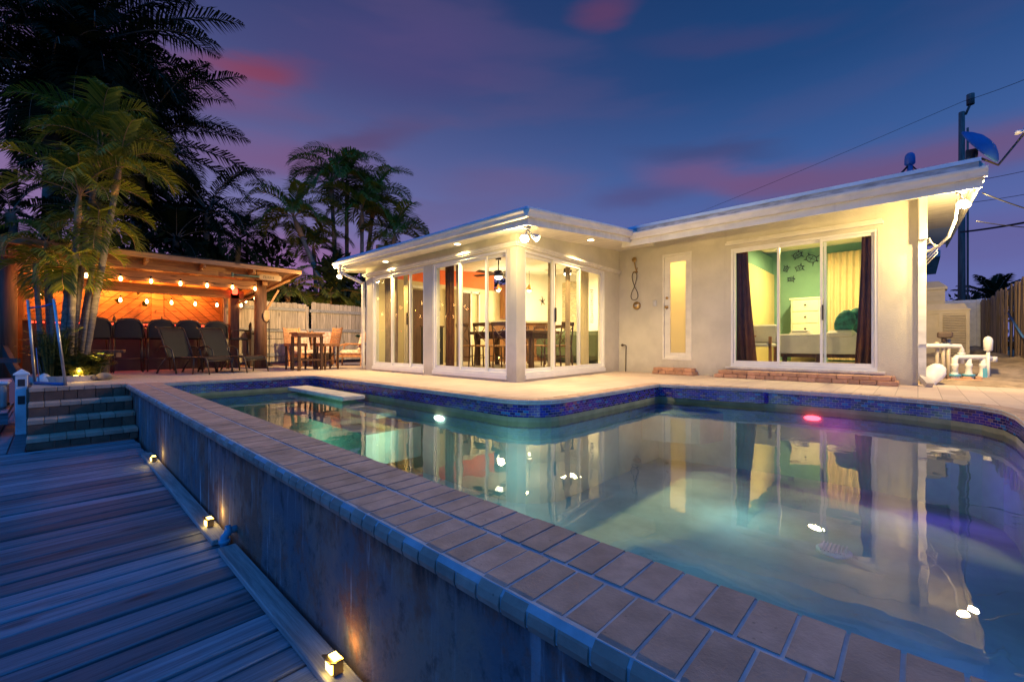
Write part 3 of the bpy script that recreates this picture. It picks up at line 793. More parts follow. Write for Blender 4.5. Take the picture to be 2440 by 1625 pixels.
# K-style gutter profile swept along the eaves
def gutter(a, b, out, name, capy=0.0):
    a = Vector(a); b = Vector(b); o_ = Vector(out)
    prof = [(0.0, 0.0), (0.055, 0.0), (0.062, 0.012), (0.075, 0.050), (0.092, 0.075), (0.098, 0.085), (0.098, 0.112), (0.088, 0.116), (0.088, 0.100), (0.0, 0.100)]
    mb = MB(); n = len(prof); vs = []
    for p, e in ((a, 0), (b, 1)):
        for d, z in prof: vs.append(p + o_ * d + Vector((0, 0, z)) + (Vector((capy, 0, 0)) * d if (e == 0 and capy) else Vector((0, 0, 0))))
    mb.add(vs, [(i, (i + 1) % n, n + (i + 1) % n, n + i) for i in range(n)] + [tuple(range(n - 1, -1, -1)), tuple(range(n, 2 * n))])
    return mb.build(name, g_['gutter_white'], house)
gutter((4.57, 9.95, 2.375), (4.57, 3.99, 2.375), (-1, 0, 0), 'gutter')
gutter((4.50, 3.99, 2.378), (7.60, 3.99, 2.378 + .085 * 3.1), (0, -1, 0), 'gutter')
# porch roof covering with metal edge, rising inward
mb = MB()
def fr(x): return 2.495 + 0.085 * (x - 4.5)
slab(mb, 4.52, 16, 3.95, 9.93, lambda x: fr(x) - .05, lambda x: fr(x) + 0.03)
mb.add([(4.50, 3.93, 2.488), (4.50, 9.93, 2.488), (4.62, 9.93, 2.60), (4.62, 3.93, 2.51)], [(0, 1, 2, 3)])
mb.build('roof', g_['roof_metal'], house)
# wing roof
wz = lambda x: 2.62 + 0.17 * (x - 7.6) if x < 8.7 else 2.807 + 0.06 * (x - 8.7)
mb = MB(); slab(mb, 7.60, 8.66, -0.55, 3.92, wz, lambda x: wz(x) + 0.08); slab(mb, 8.66, 16, -0.55, 3.92, wz, lambda x: wz(x) + 0.08)
mb.build('eave_soffit', g_['trim'], house)
mb = MB(); mb.box((7.57, -0.56, 2.475), (7.60, 4.19, 2.665)); 
slab(mb, 7.60, 16, -0.58, -0.55, lambda x: wz(x) - 0.06, lambda x: wz(x) + 0.15)
mb.build('fascia', g_['trim'], house)
gutter((7.57, 4.16, 2.585), (7.57, -0.60, 2.585), (-1, 0, 0), 'gutter')
mb = MB(); mb.box((7.58, -0.53, 2.665), (7.62, 4.03, 2.790)); slab(mb, 7.60, 16, -0.555, -0.53, lambda x: 2.70 + .05 * (x - 7.6), lambda x: 2.79 + .05 * (x - 7.6))
mb.build('roof_border', g_['roof_edge'], house)
mb = MB(); slab(mb, 7.565, 16, -0.55, 4.05, lambda x: 2.790 + .05 * (x - 7.565), lambda x: 2.838 + .05 * (x - 7.565)); mb.build('roof', g_['roof_metal'], house)
# downspouts
mb = MB()
mb.beam((4.52, 9.66, 2.40), (4.52, 9.66, 2.24), .07, .055, up=(1, 0, 0)); mb.beam((4.52, 9.66, 2.25), (4.93, 9.42, 2.02), .07, .055); mb.beam((4.96, 9.41, 2.04), (4.96, 9.41, 0.05), .07, .05, up=(1, 0, 0))
mb.build('downspout', g_['gutter_white'], house)
mb = MB()
mb.beam((8.60, -0.045, 2.60), (8.60, -0.045, 0.10), .085, .07, up=(1, 0, 0)); mb.beam((8.60, -0.045, 0.13), (8.46, -0.12, 0.03), .085, .07); mb.box((8.55, -0.10, .60), (8.655, 0.0, .62))
mb.build('downspout', g_['gutter_white'], house)
mb = MB(); mb.box((8.50, -0.10, 2.10), (8.62, -0.005, 2.74), 0, .01); mb.build('corner_trim', g_['trim'], house)
mb = MB(); mb.tube([(8.72, -0.02, 1.95), (8.6, -0.12, 1.94), (8.4, -0.22, 1.97), (8.25, -0.30, 2.05), (8.12, -0.36, 2.25), (8.1, -0.38, 2.5)], 0.017, 8)
for q in range(3): mb.tube([(8.75, -.01, 2.0 + q * .05), (8.6, -.12, 2.06 + q * .03), (8.45, -.20, 1.98 - q * .05), (8.6, -.10, 1.86 - q * .05), (8.75, -.01, 1.80)], 0.005, 6)
mb.build('conduit', g_['pvc'], house)

# sliding doors
def panel(mb, gb, u0, u1, z0, z1, d0, d1, fw, glass=True, MX=None):
    """frame boxes in (u, depth, z); u along wall, depth inward"""
    for a in ((u0, d0, z0, u1, d1, z0 + fw[1]), (u0, d0, z1 - fw[1] * .8, u1, d1, z1), (u0, d0, z0 + fw[1], u0 + fw[0], d1, z1 - fw[1] * .8), (u1 - fw[0], d0, z0 + fw[1], u1, d1, z1 - fw[1] * .8)):
        mb.box((a[0], a[1], a[2]), (a[3], a[4], a[5]), 0)
    if glass:
        dm = (d0 + d1) / 2
        gb.box((u0 + fw[0] * .9, dm - .003, z0 + fw[1] * .9), (u1 - fw[0] * .9, dm + .003, z1 - fw[1] * .7))
XM = Matrix(((0, 1, 0, 0), (1, 0, 0, 0), (0, 0, 1, 0), (0, 0, 0, 1)))   # swaps so u->Y, depth->X
def flip(mb): mb.f = [tuple(reversed(f)) for f in mb.f]; return mb
def slider(name, M_, u0, u1, z0, z1, panes, handle_u=None, wd=.14):
    """panes: (u0,u1,depth0,depth1,glass)"""
    fl = M_.determinant() < 0
    def B(mb, nm, mat, par): 
        mb.xform(M_)
        if fl: flip(mb)
        return mb.build(nm, mat, par)
    mb = MB(); panel(mb, None, u0, u1, z0, z1, 0.01, wd, (0.035, 0.045), False)
    mb.box((u0, -0.02, z0 - 0.06), (u1, 0.0, z0 + 0.005))
    root = B(mb, name, g_['frame_white'], house)
    for (a, b_, d0, d1, gl) in panes:
        mb = MB(); gb = MB(); panel(mb, gb, a, b_, z0 + .045, z1 - .036, d0, d1, (0.036, 0.055), gl)
        B(mb, 'sash', g_['frame_white'], root)
        if gl: B(gb, 'pane', g_['glass'], root)
    if handle_u is not None:
        mb = MB(); mb.box((handle_u - .012, -.005, 1.0), (handle_u + .012, .03, 1.25), 0, .004); B(mb, 'handle', g_['bronze_metal'], root)
    return root
MXX = Matrix.Translation((5.0, 0, 0)) @ XM
slider('sliding_door', MXX, 7.07, 9.05, 0.10, 2.13, [(8.28, 9.01, .03, .06, True), (7.64, 8.32, .065, .095, True), (7.11, 7.70, .10, .13, True)], 7.67)
slider('sliding_door', MXX, 4.81, 6.78, 0.10, 2.13, [(6.01, 6.74, .03, .06, True), (5.35, 6.05, .065, .095, True), (4.85, 5.40, .10, .13, True)])
slider('sliding_door', SM, 0.22, 2.98, 0.10, 2.13, [(0.26, 1.16, .09, .12, True), (1.10, 2.02, .03, .06, True), (1.98, 2.94, .06, .09, True)], 1.13)
slider('sliding_window', Matrix.Translation((8.65, 0, 0)) @ XM, 0.45, 2.54, 0.20, 2.37, [(1.76, 2.50, .03, .06, True), (1.10, 1.80, .08, .11, True), (0.49, 1.18, .045, .075, True)], 1.14, .16)
# frosted back door
mb = MB(); 
for a in ((3.26, .28, 3.85, .32), (3.26, 2.40, 3.85, 2.44), (3.26, .32, 3.29, 2.40), (3.82, .32, 3.85, 2.40)): mb.box((8.64, a[0], a[1]), (8.80, a[2], a[3]))
dfr = mb.build('door_frame', g_['trim'], house)
mb = MB()
for a in ((3.293, .323, 3.817, .43), (3.293, 2.27, 3.817, 2.397), (3.293, .43, 3.385, 2.27), (3.70, .43, 3.817, 2.27)): mb.box((8.675, a[0], a[1]), (8.72, a[2], a[3]))
bd = mb.build('door', g_['trim'], house)
mb = MB(); mb.box((8.69, 3.38, .425), (8.705, 3.705, 2.275)); mb.build('frosted_pane', g_['frosted'], bd)
mb = MB(); mb.lathe((8.675, 3.765, 1.36), [(0.03, 0), (0.03, -.012), (0.012, -.02), (0.012, -.045), (0.028, -.05), (0.030, -.07), (0.018, -.085), (0, -.088)], 14, 0, 'x')
mb.build('door_knob', g_['brass'], bd)
mb = MB(); mb.lathe((8.675, 3.765, 1.55), [(0.028, 0), (0.028, -.014), (0.010, -.02), (0, -.021)], 14, 0, 'x'); mb.build('deadbolt', g_['brass'], bd)
# small lit bathroom behind the frosted door
mb = MB(); mb.box((10.2, 3.02, .2), (10.25, 4.0, 2.75)); mb.box((8.86, 2.99, .2), (10.2, 3.03, 2.75)); mb.box((8.86, 3.98, .2), (10.2, 4.02, 2.75)); mb.box((8.86, 3.0, 2.72), (10.25, 4.0, 2.76)); mb.box((8.86, 3.0, .15), (10.25, 4.0, .20))
mb.build('bathroom_wall', g_['room_white'], house)
light('bath_lamp', 'POINT', (9.25, 3.52, 2.25), 26, (1.0, 0.74, 0.34), house, 0.12)
# recessed lights in the soffit
for (x, y) in ((4.80, 8.15), (4.80, 5.80), (6.70, 4.33)):
    z = ps(x)
    mb = MB(); mb.lathe((x, y, z - .008), [(0.0, 0.0), (0.075, 0.0), (0.075, 0.010), (0, 0.010)], 20); rg = mb.build('recessed_light', g_['trim'], house)
    mb = MB(); mb.lathe((x, y, z - .012), [(0.0, 0.0), (0.055, 0.0), (0.055, 0.004), (0, 0.004)], 20); mb.build('lens', g_['down_lens'], rg)
    light('soffit_lamp', 'SPOT', (x, y, z - .03), 240, (1.0, 0.69, 0.27), house, 0.04, (x + .02, y, 0), 132, 0.9)
# twin corner flood light
def flood(name, c, aim, lab, power, rad=.062, spotdeg=150, col=(1.0, 0.69, 0.27)):
    r_ = thing(name, lab, 'flood light', c)
    c = Vector(c); mb = MB(); mb.lathe(c + Vector((0, 0, .0)), [(0.05, .02), (0.05, 0.0), (0.02, -.015), (0, -.016)], 14); mb.build('mount', g_['white_paint'], r_)
    for i, a in enumerate(aim):
        a = Vector(a); hd = c + a.normalized() * 0.13 + Vector((0, 0, -.05))
        q = a.normalized().to_track_quat('Z', 'Y').to_matrix()
        mb = MB(); mb.tube([c + Vector((0, 0, -.01)), hd - a.normalized() * .03], .011, 8)
        mb.lathe(hd, [(0.02, -.05), (0.034, -.03), (0.045, 0.0), (rad, .05), (rad * 1.04, .062), (rad * .98, .062), (rad * .9, .050), (0, .05)], 18, 0, q)
        hh = mb.build('lamp_head', g_['white_paint'], r_)
        mb = MB(); mb.lathe(hd, [(rad * .86, .052), (rad * .8, .060), (rad * .5, .072), (0, .078)], 18, 0, q); mb.build('bulb', g_['flood_lens'], hh)
        light('flood_spot', 'SPOT', hd + a.normalized() * .10, power[i], col, r_, 0.05, hd + a * 3, spotdeg, 0.6)
    return r_
flood('flood_light', (4.80, 4.20, 2.31), [(-.60, -.30, -.62), (.45, -.60, -.50)], 'white twin flood light under the porch roof corner', [110, 170])
flood('flood_light', (4.62, 9.70, 2.30), [(-.60, -.35, -.55)], 'single flood light glowing under the far left end of the eave', [160])
flood('flood_light', (8.05, -0.40, 2.56), [(-.65, -.05, -.55), (.80, -.30, -.40)], 'bright twin flood light under the right end of the eave above the pipes', [110, 420], .055)
light('flood_fill', 'POINT', (7.90, -0.50, 2.25), 140, (1.0, 0.69, 0.27), house, 0.06)
light('flood_fill', 'POINT', (4.66, 4.16, 2.10), 90, (1.0, 0.69, 0.27), house, 0.06)
light('flood_fill', 'POINT', (4.45, 9.98, 2.20), 90, (1.0, 0.69, 0.27), house, 0.06)
light('underwater_light', 'POINT', (4.7, 1.3, -0.60), 9, (0.72, 1.0, 0.90), pool, 0.12)  # added fill with no fixture, lights the floor of the wide basin
light('underwater_light', 'POINT', (3.0, 3.0, -0.60), 7, (0.55, 0.95, 0.85), pool, 0.12)  # another added underwater fill, turns the middle of the pool teal
light('flood_spot', 'SPOT', (4.45, 9.98, 2.18), 480, (1.0, 0.66, 0.26), house, 0.06, (5.6, 13.0, 0.5), 115, 0.9)  # extra spot added beside the single left flood to light the back fence
light('underwater_light', 'POINT', (6.42, 0.75, -0.45), 2.2, (1.0, 0.04, 0.45), pool, 0.06)  # added magenta fill washing the wall beside the red pool light
# ------------------------------------------------------------------ brick door steps
def bricks(mb, x0, x1, y0, y1, z, h, mats=0, L=.2, ax='y', stag=0.0):
    y = y0 - stag
    while y < y1 - .01:
        a, b_ = max(y, y0), min(y + L * rr.choice((.7, 1, 1, 1.2)), y1)
        if b_ - a > .03: mb.box((x0 + rr.uniform(-.004, .004), a + .003, z), (x1, b_ - .003, z + h), 0, .006)
        y = b_ if b_ > y else y + L
for (x0, y0, y1, lab) in ((8.30, 0.20, 2.72, 'long low step of orange bricks under the bedroom window'), (8.37, 3.13, 3.98, 'short two-course brick step below the frosted door')):
    st = thing('brick_door_step', lab, 'step', (x0, (y0 + y1) / 2, 0))
    mb = MB()
    bricks(mb, x0, 8.645, y0, y1, 0.003, .062); bricks(mb, x0 + .03, 8.645, y0 + .04, y1 - .04, 0.068, .062, stag=.1)
    mb.build('bricks', g_['brick_step'], st)

# ------------------------------------------------------------------ shower, switch, spigot on the wing wall
sh = thing('outdoor_shower', 'wall shower with a hose looped in a figure eight beside the frosted door', 'shower', (8.65, 4.45, 1.4))
mb = MB(); mb.lathe((8.60, 4.46, 2.42), [(0.0, -.012), (0.052, -.012), (0.056, 0), (0.03, .012), (0, .014)], 16, 0, 'x')
mb.tube([(8.60, 4.46, 2.40), (8.605, 4.44, 2.25), (8.64, 4.43, 2.18)], .011, 8); mb.build('shower_head', g_['brass'], sh)
mb = MB(); mb.box((8.60, 4.40, 2.14), (8.65, 4.50, 2.17), 0, .01); mb.tube([(8.61, 4.43, 2.14), (8.61, 4.39, 2.24)], .008, 6); mb.build('bracket', g_['brass'], sh)
mb = MB(); pts = []
for i in range(41):
    a = 2 * PI * i / 40
    z = 1.85 + .30 * math.cos(a); w = .085 if z < 1.8 else .06
    pts.append((8.60 + .008 * math.sin(a * 2), 4.455 + w * math.sin(2 * a) * (1 if math.cos(a) > -9 else 1), z))
mb.tube(pts, .0075, 6, 0, False); mb.build('hose', g_['bronze_metal'], sh)
mb = MB(); mb.lathe((8.62, 4.42, 1.43), [(0.0, -.02), (0.07, -.014), (0.085, 0.0), (0.085, .03)], 20, 0, 'x'); mb.build('valve_plate', g_['brass'], sh)
mb = MB(); mb.tube([(8.60, 4.42, 1.43), (8.585, 4.36, 1.45)], .014, 8); mb.lathe((8.585, 4.42, 1.43), [(0, -.02), (.03, -.015), (.03, .03)], 14, 0, 'x'); mb.build('handle', g_['galv'], sh)
sw = MB(); sw.box((8.625, 3.98, 1.39), (8.652, 4.06, 1.52), 0, .008); sw.box((8.618, 4.005, 1.43), (8.63, 4.035, 1.48), 0, .004)
tag(sw.build('light_switch', g_['galv']), 'small grey switch box on the wall left of the frosted door', 'switch')
sp_ = MB(); sp_.tube([(8.63, 4.68, 0.0), (8.63, 4.67, .56), (8.60, 4.68, .585), (8.58, 4.72, .58)], .010, 8); sp_.lathe((8.585, 4.73, .58), [(0, -.03), (.028, -.02), (.028, .01), (0, .015)], 12, 0, 'x')
tag(sp_.build('garden_tap', g_['bronze_metal']), 'dark standpipe tap low on the wall near the porch corner', 'tap')

# ------------------------------------------------------------------ interior shells
mb = MB(); mb.box((5.16, 4.9, .06), (11.9, 9.2, .12)); mb.build('living_floor', g_['floor_tile'], house)
mb = MB(); mb.box((11.80, 4.95, .12), (11.9, 9.2, 2.95)); mb.box((8.85, 4.90, .12), (11.9, 4.97, 2.9)); mb.build('living_wall', g_['room_white'], house)
mb = MB(); mb.box((5.16, 9.10, .12), (10.2, 9.19, 2.16)); mb.build('living_wall', g_['room_cream'], house)
mb = MB(); mb.box((10.2, 9.10, .12), (11.8, 9.19, 3.0)); mb.build('living_wall', g_['room_white'], house)
mb = MB(); mb.box((5.16, 9.08, 2.16), (8.9, 9.19, 2.9)); mb.build('living_wall', g_['room_orange'], house)
mb = MB(); mb.box((6.05, 9.06, .14), (6.55, 9.10, 1.95)); mb.box((7.55, 9.06, .14), (7.95, 9.10, 2.0)); mb.build('dark_doorway', g_['wood_dark'], house)
mb = MB()
for yy in (9.03,):
    for x0, x1 in ((6.0, 6.06), (6.54, 6.6), (7.5, 7.56), (7.94, 8.0), (7.1, 7.16), (8.25, 8.3)): mb.box((x0, yy, .12), (x1, 9.08, 2.06))
    mb.box((6.0, yy, 1.98), (6.6, 9.08, 2.05)); mb.box((7.5, yy, 2.0), (8.3, 9.08, 2.08))
mb.build('door_casing', g_['trim'], house)
bz = .20
mb = MB(); mb.box((8.85, .2, .14), (12.3, 2.95, bz)); mb.build('bedroom_floor', g_['floor_tile'], house)
mb = MB(); mb.box((12.2, .2, bz), (12.3, 2.95, 3.0)); mb.build('bedroom_wall', g_['room_green'], house)
mb = MB(); mb.box((8.85, 2.62, bz), (12.2, 2.96, 2.72)); mb.box((8.84, .2, bz), (12.2, .26, 2.75)); mb.build('bedroom_wall', g_['room_green'], house)
mb = MB(); slab(mb, 8.85, 12.3, .2, 2.96, lambda x: 2.715 + .04 * (x - 8.85) + .0, lambda x: 2.745 + .04 * (x - 8.85)); mb.build('bedroom_ceiling', g_['room_white'], house)
mb = MB(); mb.box((9.7, 2.58, bz), (12.19, 2.62, 2.30)); mb.box((9.64, 2.57, bz), (9.7, 2.62, 2.36)); mb.build('closet_door', g_['room_yellow'], house)
light('ceiling_lamp', 'AREA', (10.6, 1.5, 2.66), 130, (1.0, 0.74, 0.32), house, sx=.22, sy=.22, target=(10.6, 1.5, 0))
light('ceiling_lamp', 'AREA', (7.4, 6.8, 2.40), 90, (1.0, 0.70, 0.32), house, sx=.4, sy=.4, target=(7.4, 6.8, 0))
light('ceiling_lamp', 'AREA', (10.2, 7.2, 2.72), 170, (1.0, 0.76, 0.40), house, sx=.5, sy=.5, target=(10.2, 7.2, 0))
light('wall_washer', 'POINT', (8.3, 8.2, 2.1), 26, (1.0, 0.72, 0.40), house, .1)
light('wall_washer', 'POINT', (9.4, 8.3, 1.7), 34, (1.0, 0.88, 0.62), house, .1)

# ------------------------------------------------------------------ curtains
def curtain(name, lab, mat, a, b_, z0, z1, amp=.035, waves=6, cat='curtain', flare=0.0, group=None):
    mb = MB(); a = Vector(a); b_ = Vector(b_); d = b_ - a; nn = Vector((-d.y, d.x)).normalized(); n = waves * 8
    vs = []; rows = 8
    for j in range(rows + 1):
        t_ = j / rows
        for i in range(n + 1):
            s_ = i / n; w = 1 + flare * (1 - t_) ** 1.5
            p = a + d * (s_ * w) + nn * (amp * math.sin(s_ * waves * 2 * PI + .4 * math.sin(t_ * 4)) * (1 - .3 * t_))
            vs.append((p.x, p.y, z0 + (z1 - z0) * t_))
    fs = [(j * (n + 1) + i, j * (n + 1) + i + 1, (j + 1) * (n + 1) + i + 1, (j + 1) * (n + 1) + i) for j in range(rows) for i in range(n)]
    mb.add(vs, fs, 0, True)
    return tag(mb.build(name, g_[mat]), lab, cat, group)
curtain('curtain', 'dark brown curtain hanging at the left edge of the bedroom window', 'curtain_brown', (8.93, 2.52), (8.93, 2.32), .22, 2.42, .03, 3, flare=.8)
curtain('curtain', 'dark brown curtain gathered at the right edge of the bedroom window', 'curtain_brown', (8.93, .47), (8.93, .66), .22, 2.42, .03, 3, flare=.5)
curtain('curtain', 'pale beige curtain covering the far wall behind the bed', 'curtain_pale', (12.1, 1.50), (12.1, .45), .25, 2.66, .035, 9)
curtain('curtain', 'taupe curtain behind the leftmost porch door panel', 'curtain_taupe', (5.26, 8.96), (5.26, 8.42), .13, 2.12, .03, 5)
curtain('curtain', 'pale curtain strip between the two left porch panes', 'curtain_pale', (5.26, 8.18), (5.26, 8.02), .13, 2.12, .02, 2)
curtain('curtain', 'dark curtain edge at the left of the middle porch doors', 'curtain_brown', (5.26, 6.72), (5.26, 6.45), .13, 2.12, .03, 3)
curtain('curtain', 'taupe sheer curtain beside the dark one in the middle porch doors', 'curtain_taupe', (5.28, 6.42), (5.28, 6.22), .13, 2.12, .02, 2)
def sidepos(u, d): 
    v = SM @ Vector((u, d, 0)); return (v.x, v.y)
curtain('curtain', 'olive curtain tucked right behind the corner post', 'curtain_taupe', sidepos(.27, .26), sidepos(.36, .26), .13, 2.10, .02, 1)
curtain('curtain', 'brown curtain on the left of the side door panel', 'curtain_taupe', sidepos(1.22, .24), sidepos(1.48, .24), .13, 2.10, .02, 2)
curtain('curtain', 'brown curtain on the right of the side door panel', 'curtain_taupe', sidepos(1.82, .24), sidepos(1.98, .24), .13, 2.10, .02, 2)
curtain('curtain', 'pale tied-back curtain at the end pane by the house wall', 'curtain_pale', sidepos(2.42, .24), sidepos(2.70, .24), .13, 2.10, .03, 3)
# slatted blind at the end pane
mb = MB()
for k in range(16):
    p = SM @ Vector((2.74, .20, 0)); mb.box((p.x, p.y, 1.05 + k * .045), (p.x + .10, p.y + .012, 1.07 + k * .045))
tag(mb.build('window_shutter', g_['white_paint']), 'small white louvred shutter in the pane next to the house wall', 'shutter')

# ------------------------------------------------------------------ dining set
fz = .12
tb = thing('dining_table', 'dark wooden dining table inside the porch corner', 'table', (6.95, 6.45, fz))
mb = MB(); mb.box((6.50, 5.55, fz + .70), (7.40, 7.45, fz + .76), 0, .008); mb.box((6.58, 5.63, fz + .60), (7.32, 7.37, fz + .70)); mb.build('tabletop', g_['wood_dark'], tb)
for x in (6.6, 7.22):
    for y in (5.66, 7.26): mb = MB(); mb.box((x, y, fz), (x + .09, y + .09, fz + .60), 0, .006); mb.build('leg', g_['wood_dark'], tb)
def xchair():
    r_ = thing('dining_chair', 'dark wooden cross-back chair', 'chair', (0, 0, 0))
    mb = MB(); mb.box((-.21, -.21, .43), (.21, .21, .465), 0, .015); mb.build('seat', g_['wood_mid'], r_)
    for x, y in ((-.18, -.18), (-.18, .18)): mb = MB(); mb.tube([(x * 1.1, y, 0), (x, y, .43)], .016, 8); mb.build('leg', g_['wood_dark'], r_)
    mb = MB()
    for y in (-.19, .19): mb.tube([(.24, y, 0), (.20, y, .44), (.235, y * 1.0, .70), (.26, y * .92, .90)], .015, 8)
    mb.build('rear_frame', g_['wood_dark'], r_)
    mb = MB(); mb.tube([(.26, -.19, .84), (.285, 0, .86), (.26, .19, .84)], .010, 6); mb.beam((.262, -.20, .885), (.262, .20, .885), .02, .065)
    for s_ in (-1, 1): mb.tube([(.21, -.17 * s_, .50), (.25, 0, .66), (.262, .165 * s_, .83)], .009, 6)
    mb.build('cross_back', g_['wood_dark'], r_)
    mb = MB(); mb.tube([(-.18, -.18, .2), (.22, -.18, .2)], .01, 6); mb.tube([(-.18, .18, .24), (.22, .18, .24)], .01, 6); mb.build('stretcher', g_['wood_dark'], r_)
    return r_
pr_ = xchair()
for i, (x, y, a, lab) in enumerate([(6.22, 5.95, 180, 'cross-back chair on the window side of the dining table, nearest the corner post'), (6.22, 6.50, 180, 'cross-back chair at the middle of the window side of the dining table'),
        (6.22, 7.05, 180, 'cross-back chair at the left of the window side of the dining table'), (7.68, 5.95, 0, 'cross-back chair behind the dining table on its right'),
        (7.68, 6.55, 0, 'cross-back chair behind the middle of the dining table'), (7.68, 7.10, 0, 'cross-back chair behind the dining table on its left'),
        (6.95, 5.28, -90, 'cross-back chair at the right head of the dining table')]):
    o = pr_ if i == 0 else copy_tree(pr_)
    o.location = (x, y, fz); o.rotation_euler = (0, 0, R(a)); o['label'] = lab; o['group'] = 'cross-back chairs round the dining table'
OFFc = OFF
ct = MB(); ct.box((6.75, 6.3, fz + .762), (6.95, 6.7, fz + .80), 0, .01)
tag(ct.build('table_tray', g_['linen']), 'pale tray lying on the dining table', 'tray')
# kitchen counter, pendants, cabinets
kt = thing('kitchen_counter', 'wood panelled kitchen bar with pale top behind the dining table', 'counter', (8.6, 8.0, fz))
q0, q1 = (8.05, 8.55), (9.35, 7.25)
mb = MB(); mb.beam((*q0, fz + .53), (*q1, fz + .53), .10, 1.04); mb.build('panel', g_['wood_mid'], kt)
mb = MB(); mb.beam((q0[0] + .05, q0[1] + .05, fz + 1.075), (q1[0] + .05, q1[1] + .05, fz + 1.075), .42, .05); mb.build('worktop', g_['dresser_white'], kt)
cb = thing('wall_cabinet', 'pale orange wooden wall cabinet at the back of the kitchen', 'cabinet', (9.6, 9.0, 1.4))
mb = MB(); mb.box((9.15, 8.72, 1.35), (9.75, 9.09, 2.35)); mb.build('box', g_['wood_mid'], cb); mb = MB(); mb.box((9.17, 8.70, 1.37), (9.44, 8.72, 2.33)); mb.build('door', g_['wood_mid'], cb); mb = MB(); mb.box((9.46, 8.70, 1.37), (9.73, 8.72, 2.33)); mb.build('door', g_['wood_mid'], cb)
def pendant(x, y, z, lab):
    r_ = thing('pendant_lamp', lab, 'pendant lamp', (x, y, z), 'pendant lamps over the kitchen bar')
    mb = MB(); mb.lathe((x, y, z), [(.10, 0), (.085, .05), (.035, .12), (.02, .16), (0.012, .17)], 16); mb.build('shade', g_['brass'], r_)
    mb = MB(); mb.tube([(x, y, z + .16), (x, y, 2.62)], .006, 6); mb.build('cord', g_['black_metal'], r_)
    mb = MB(); mb.ball((x, y, z + .0), .055, 12); mb.build('bulb', g_['pendant_glow'], r_)
pendant(8.42, 8.42, 2.08, 'pendant lamp over the kitchen bar, left one'); pendant(8.72, 8.12, 2.08, 'pendant lamp over the kitchen bar, middle one'); pendant(9.02, 7.82, 2.08, 'pendant lamp over the kitchen bar, right one')
# ceiling fans
def fan(c, lab, mt, col='wood_dark', rz=20, drop=.3, lamp=True):
    c = Vector(c); r_ = thing('ceiling_fan', lab, 'ceiling fan', c)
    mb = MB(); mb.tube([c + Vector((0, 0, .1)), c + Vector((0, 0, .1 + drop))], .013, 8); mb.lathe(c + Vector((0, 0, .1 + drop)), [(.06, -.05), (.07, 0)], 12); mb.build('rod', g_['black_metal'], r_)
    mb = MB(); mb.lathe(c, [(.04, -.03), (.10, -.01), (.12, .03), (.09, .09), (.03, .11)], 18); mb.build('motor', g_['black_metal'], r_)
    for k in range(5):
        a = R(rz + 72 * k); mb = MB(); d = Vector((math.cos(a), math.sin(a), 0)); s_ = Vector((-d.y, d.x, .15))
        pts = [c + d * .10 + s_ * .03, c + d * .10 - s_ * .03, c + d * .30 - s_ * .075, c + d * .60 - s_ * .075, c + d * .62 + s_ * .06, c + d * .30 + s_ * .07]
        pts = [p + Vector((0, 0, .03)) for p in pts]
        mb.add(pts + [p + Vector((0, 0, -.008)) for p in pts], [tuple(range(6)), tuple(range(11, 5, -1))] + [(i, (i + 1) % 6, 6 + (i + 1) % 6, 6 + i) for i in range(6)])
        mb.build('blade', g_[mt], r_)
    if lamp:
        mb = MB(); mb.lathe(c + Vector((0, 0, -.035)), [(.09, 0), (.085, -.03), (.05, -.055), (0, -.06)], 18); mb.build('lamp_bowl', g_['pendant_glow'], r_)
fan((6.75, 6.75, 2.12), 'dark ceiling fan with lamp above the dining table', 'wood_dark', rz=35, drop=.28)
fan((9.05, 6.55, 2.44), 'white ceiling fan with round lamp over the sofa', 'room_white', rz=10, drop=.2)
mb = MB(); mb.lathe((9.9, 2.18, 2.60), [(0, -.14), (.10, -.12), (.17, -.06), (.19, 0.0), (.19, .06), (.0, .07)], 20); tag(mb.build('ceiling_dome', g_['room_white']), 'round ceiling lamp dome behind the top of the left bedroom pane', 'lamp')
# starfish, wall art
mb = MB()
for k in range(5):
    a = R(95 + 72 * k); L = .17 + .02 * (k % 2); c0 = Vector((11.15, 9.085, 2.02))
    mb.tube([c0, c0 + Vector((math.cos(a) * L * .5, -.015, math.sin(a) * L * .5)), c0 + Vector((math.cos(a + .15) * L, 0, math.sin(a + .15) * L))], [.022, .013, .004], 8)
tag(mb.build('starfish', g_['bronze_metal']), 'five-armed starfish ornament on the white wall', 'wall ornament')
m, t, b = base_mat('stone_art'); co = t.new('ShaderNodeTexCoord').outputs['Object']
w1 = t.noise(t.map(co, (1, .8, 5)), 2.2, 5, .6, 1.5)
t.link(t.ramp(w1, [(.35, (.36, .27, .14)), (.47, (.66, .52, .30)), (.52, (.25, .24, .16)), (.6, (.62, .50, .32))]), b.inputs['Base Color'])
mb = MB(); mb.box((11.74, 7.75, .9), (11.79, 8.72, 2.65), 0, .01); tag(mb.build('stone_panel', m), 'tall sand and green veined stone panel on the far wall', 'wall panel')
sf = thing('sofa', 'dark green sofa seen through the side door panes', 'sofa', (9.6, 6.3, fz))
mb = MB(); mb.box((9.1, 5.6, fz), (9.5, 7.4, fz + .42), 0, .08); mb.build('seat', g_['sofa_green'], sf)
mb = MB(); mb.box((8.85, 5.5, fz + .1), (9.12, 7.5, fz + .80), 0, .10); mb.build('backrest', g_['sofa_green'], sf)
mb = MB(); mb.ball((9.25, 5.45, fz + .45), .32, 16, (.9, .6, 1)); mb.build('armrest', g_['sofa_green'], sf)
mb = MB(); mb.lathe((10.3, 7.5, fz + .5), [(.12, 0), (.17, .35), (.16, .35), (.11, .02)], 16); mb.tube([(10.3, 7.5, fz), (10.3, 7.5, fz + .5)], .05, 8)
tag(mb.build('teal_planter', g_['teal']), 'teal pot on a stand behind the sofa', 'pot')
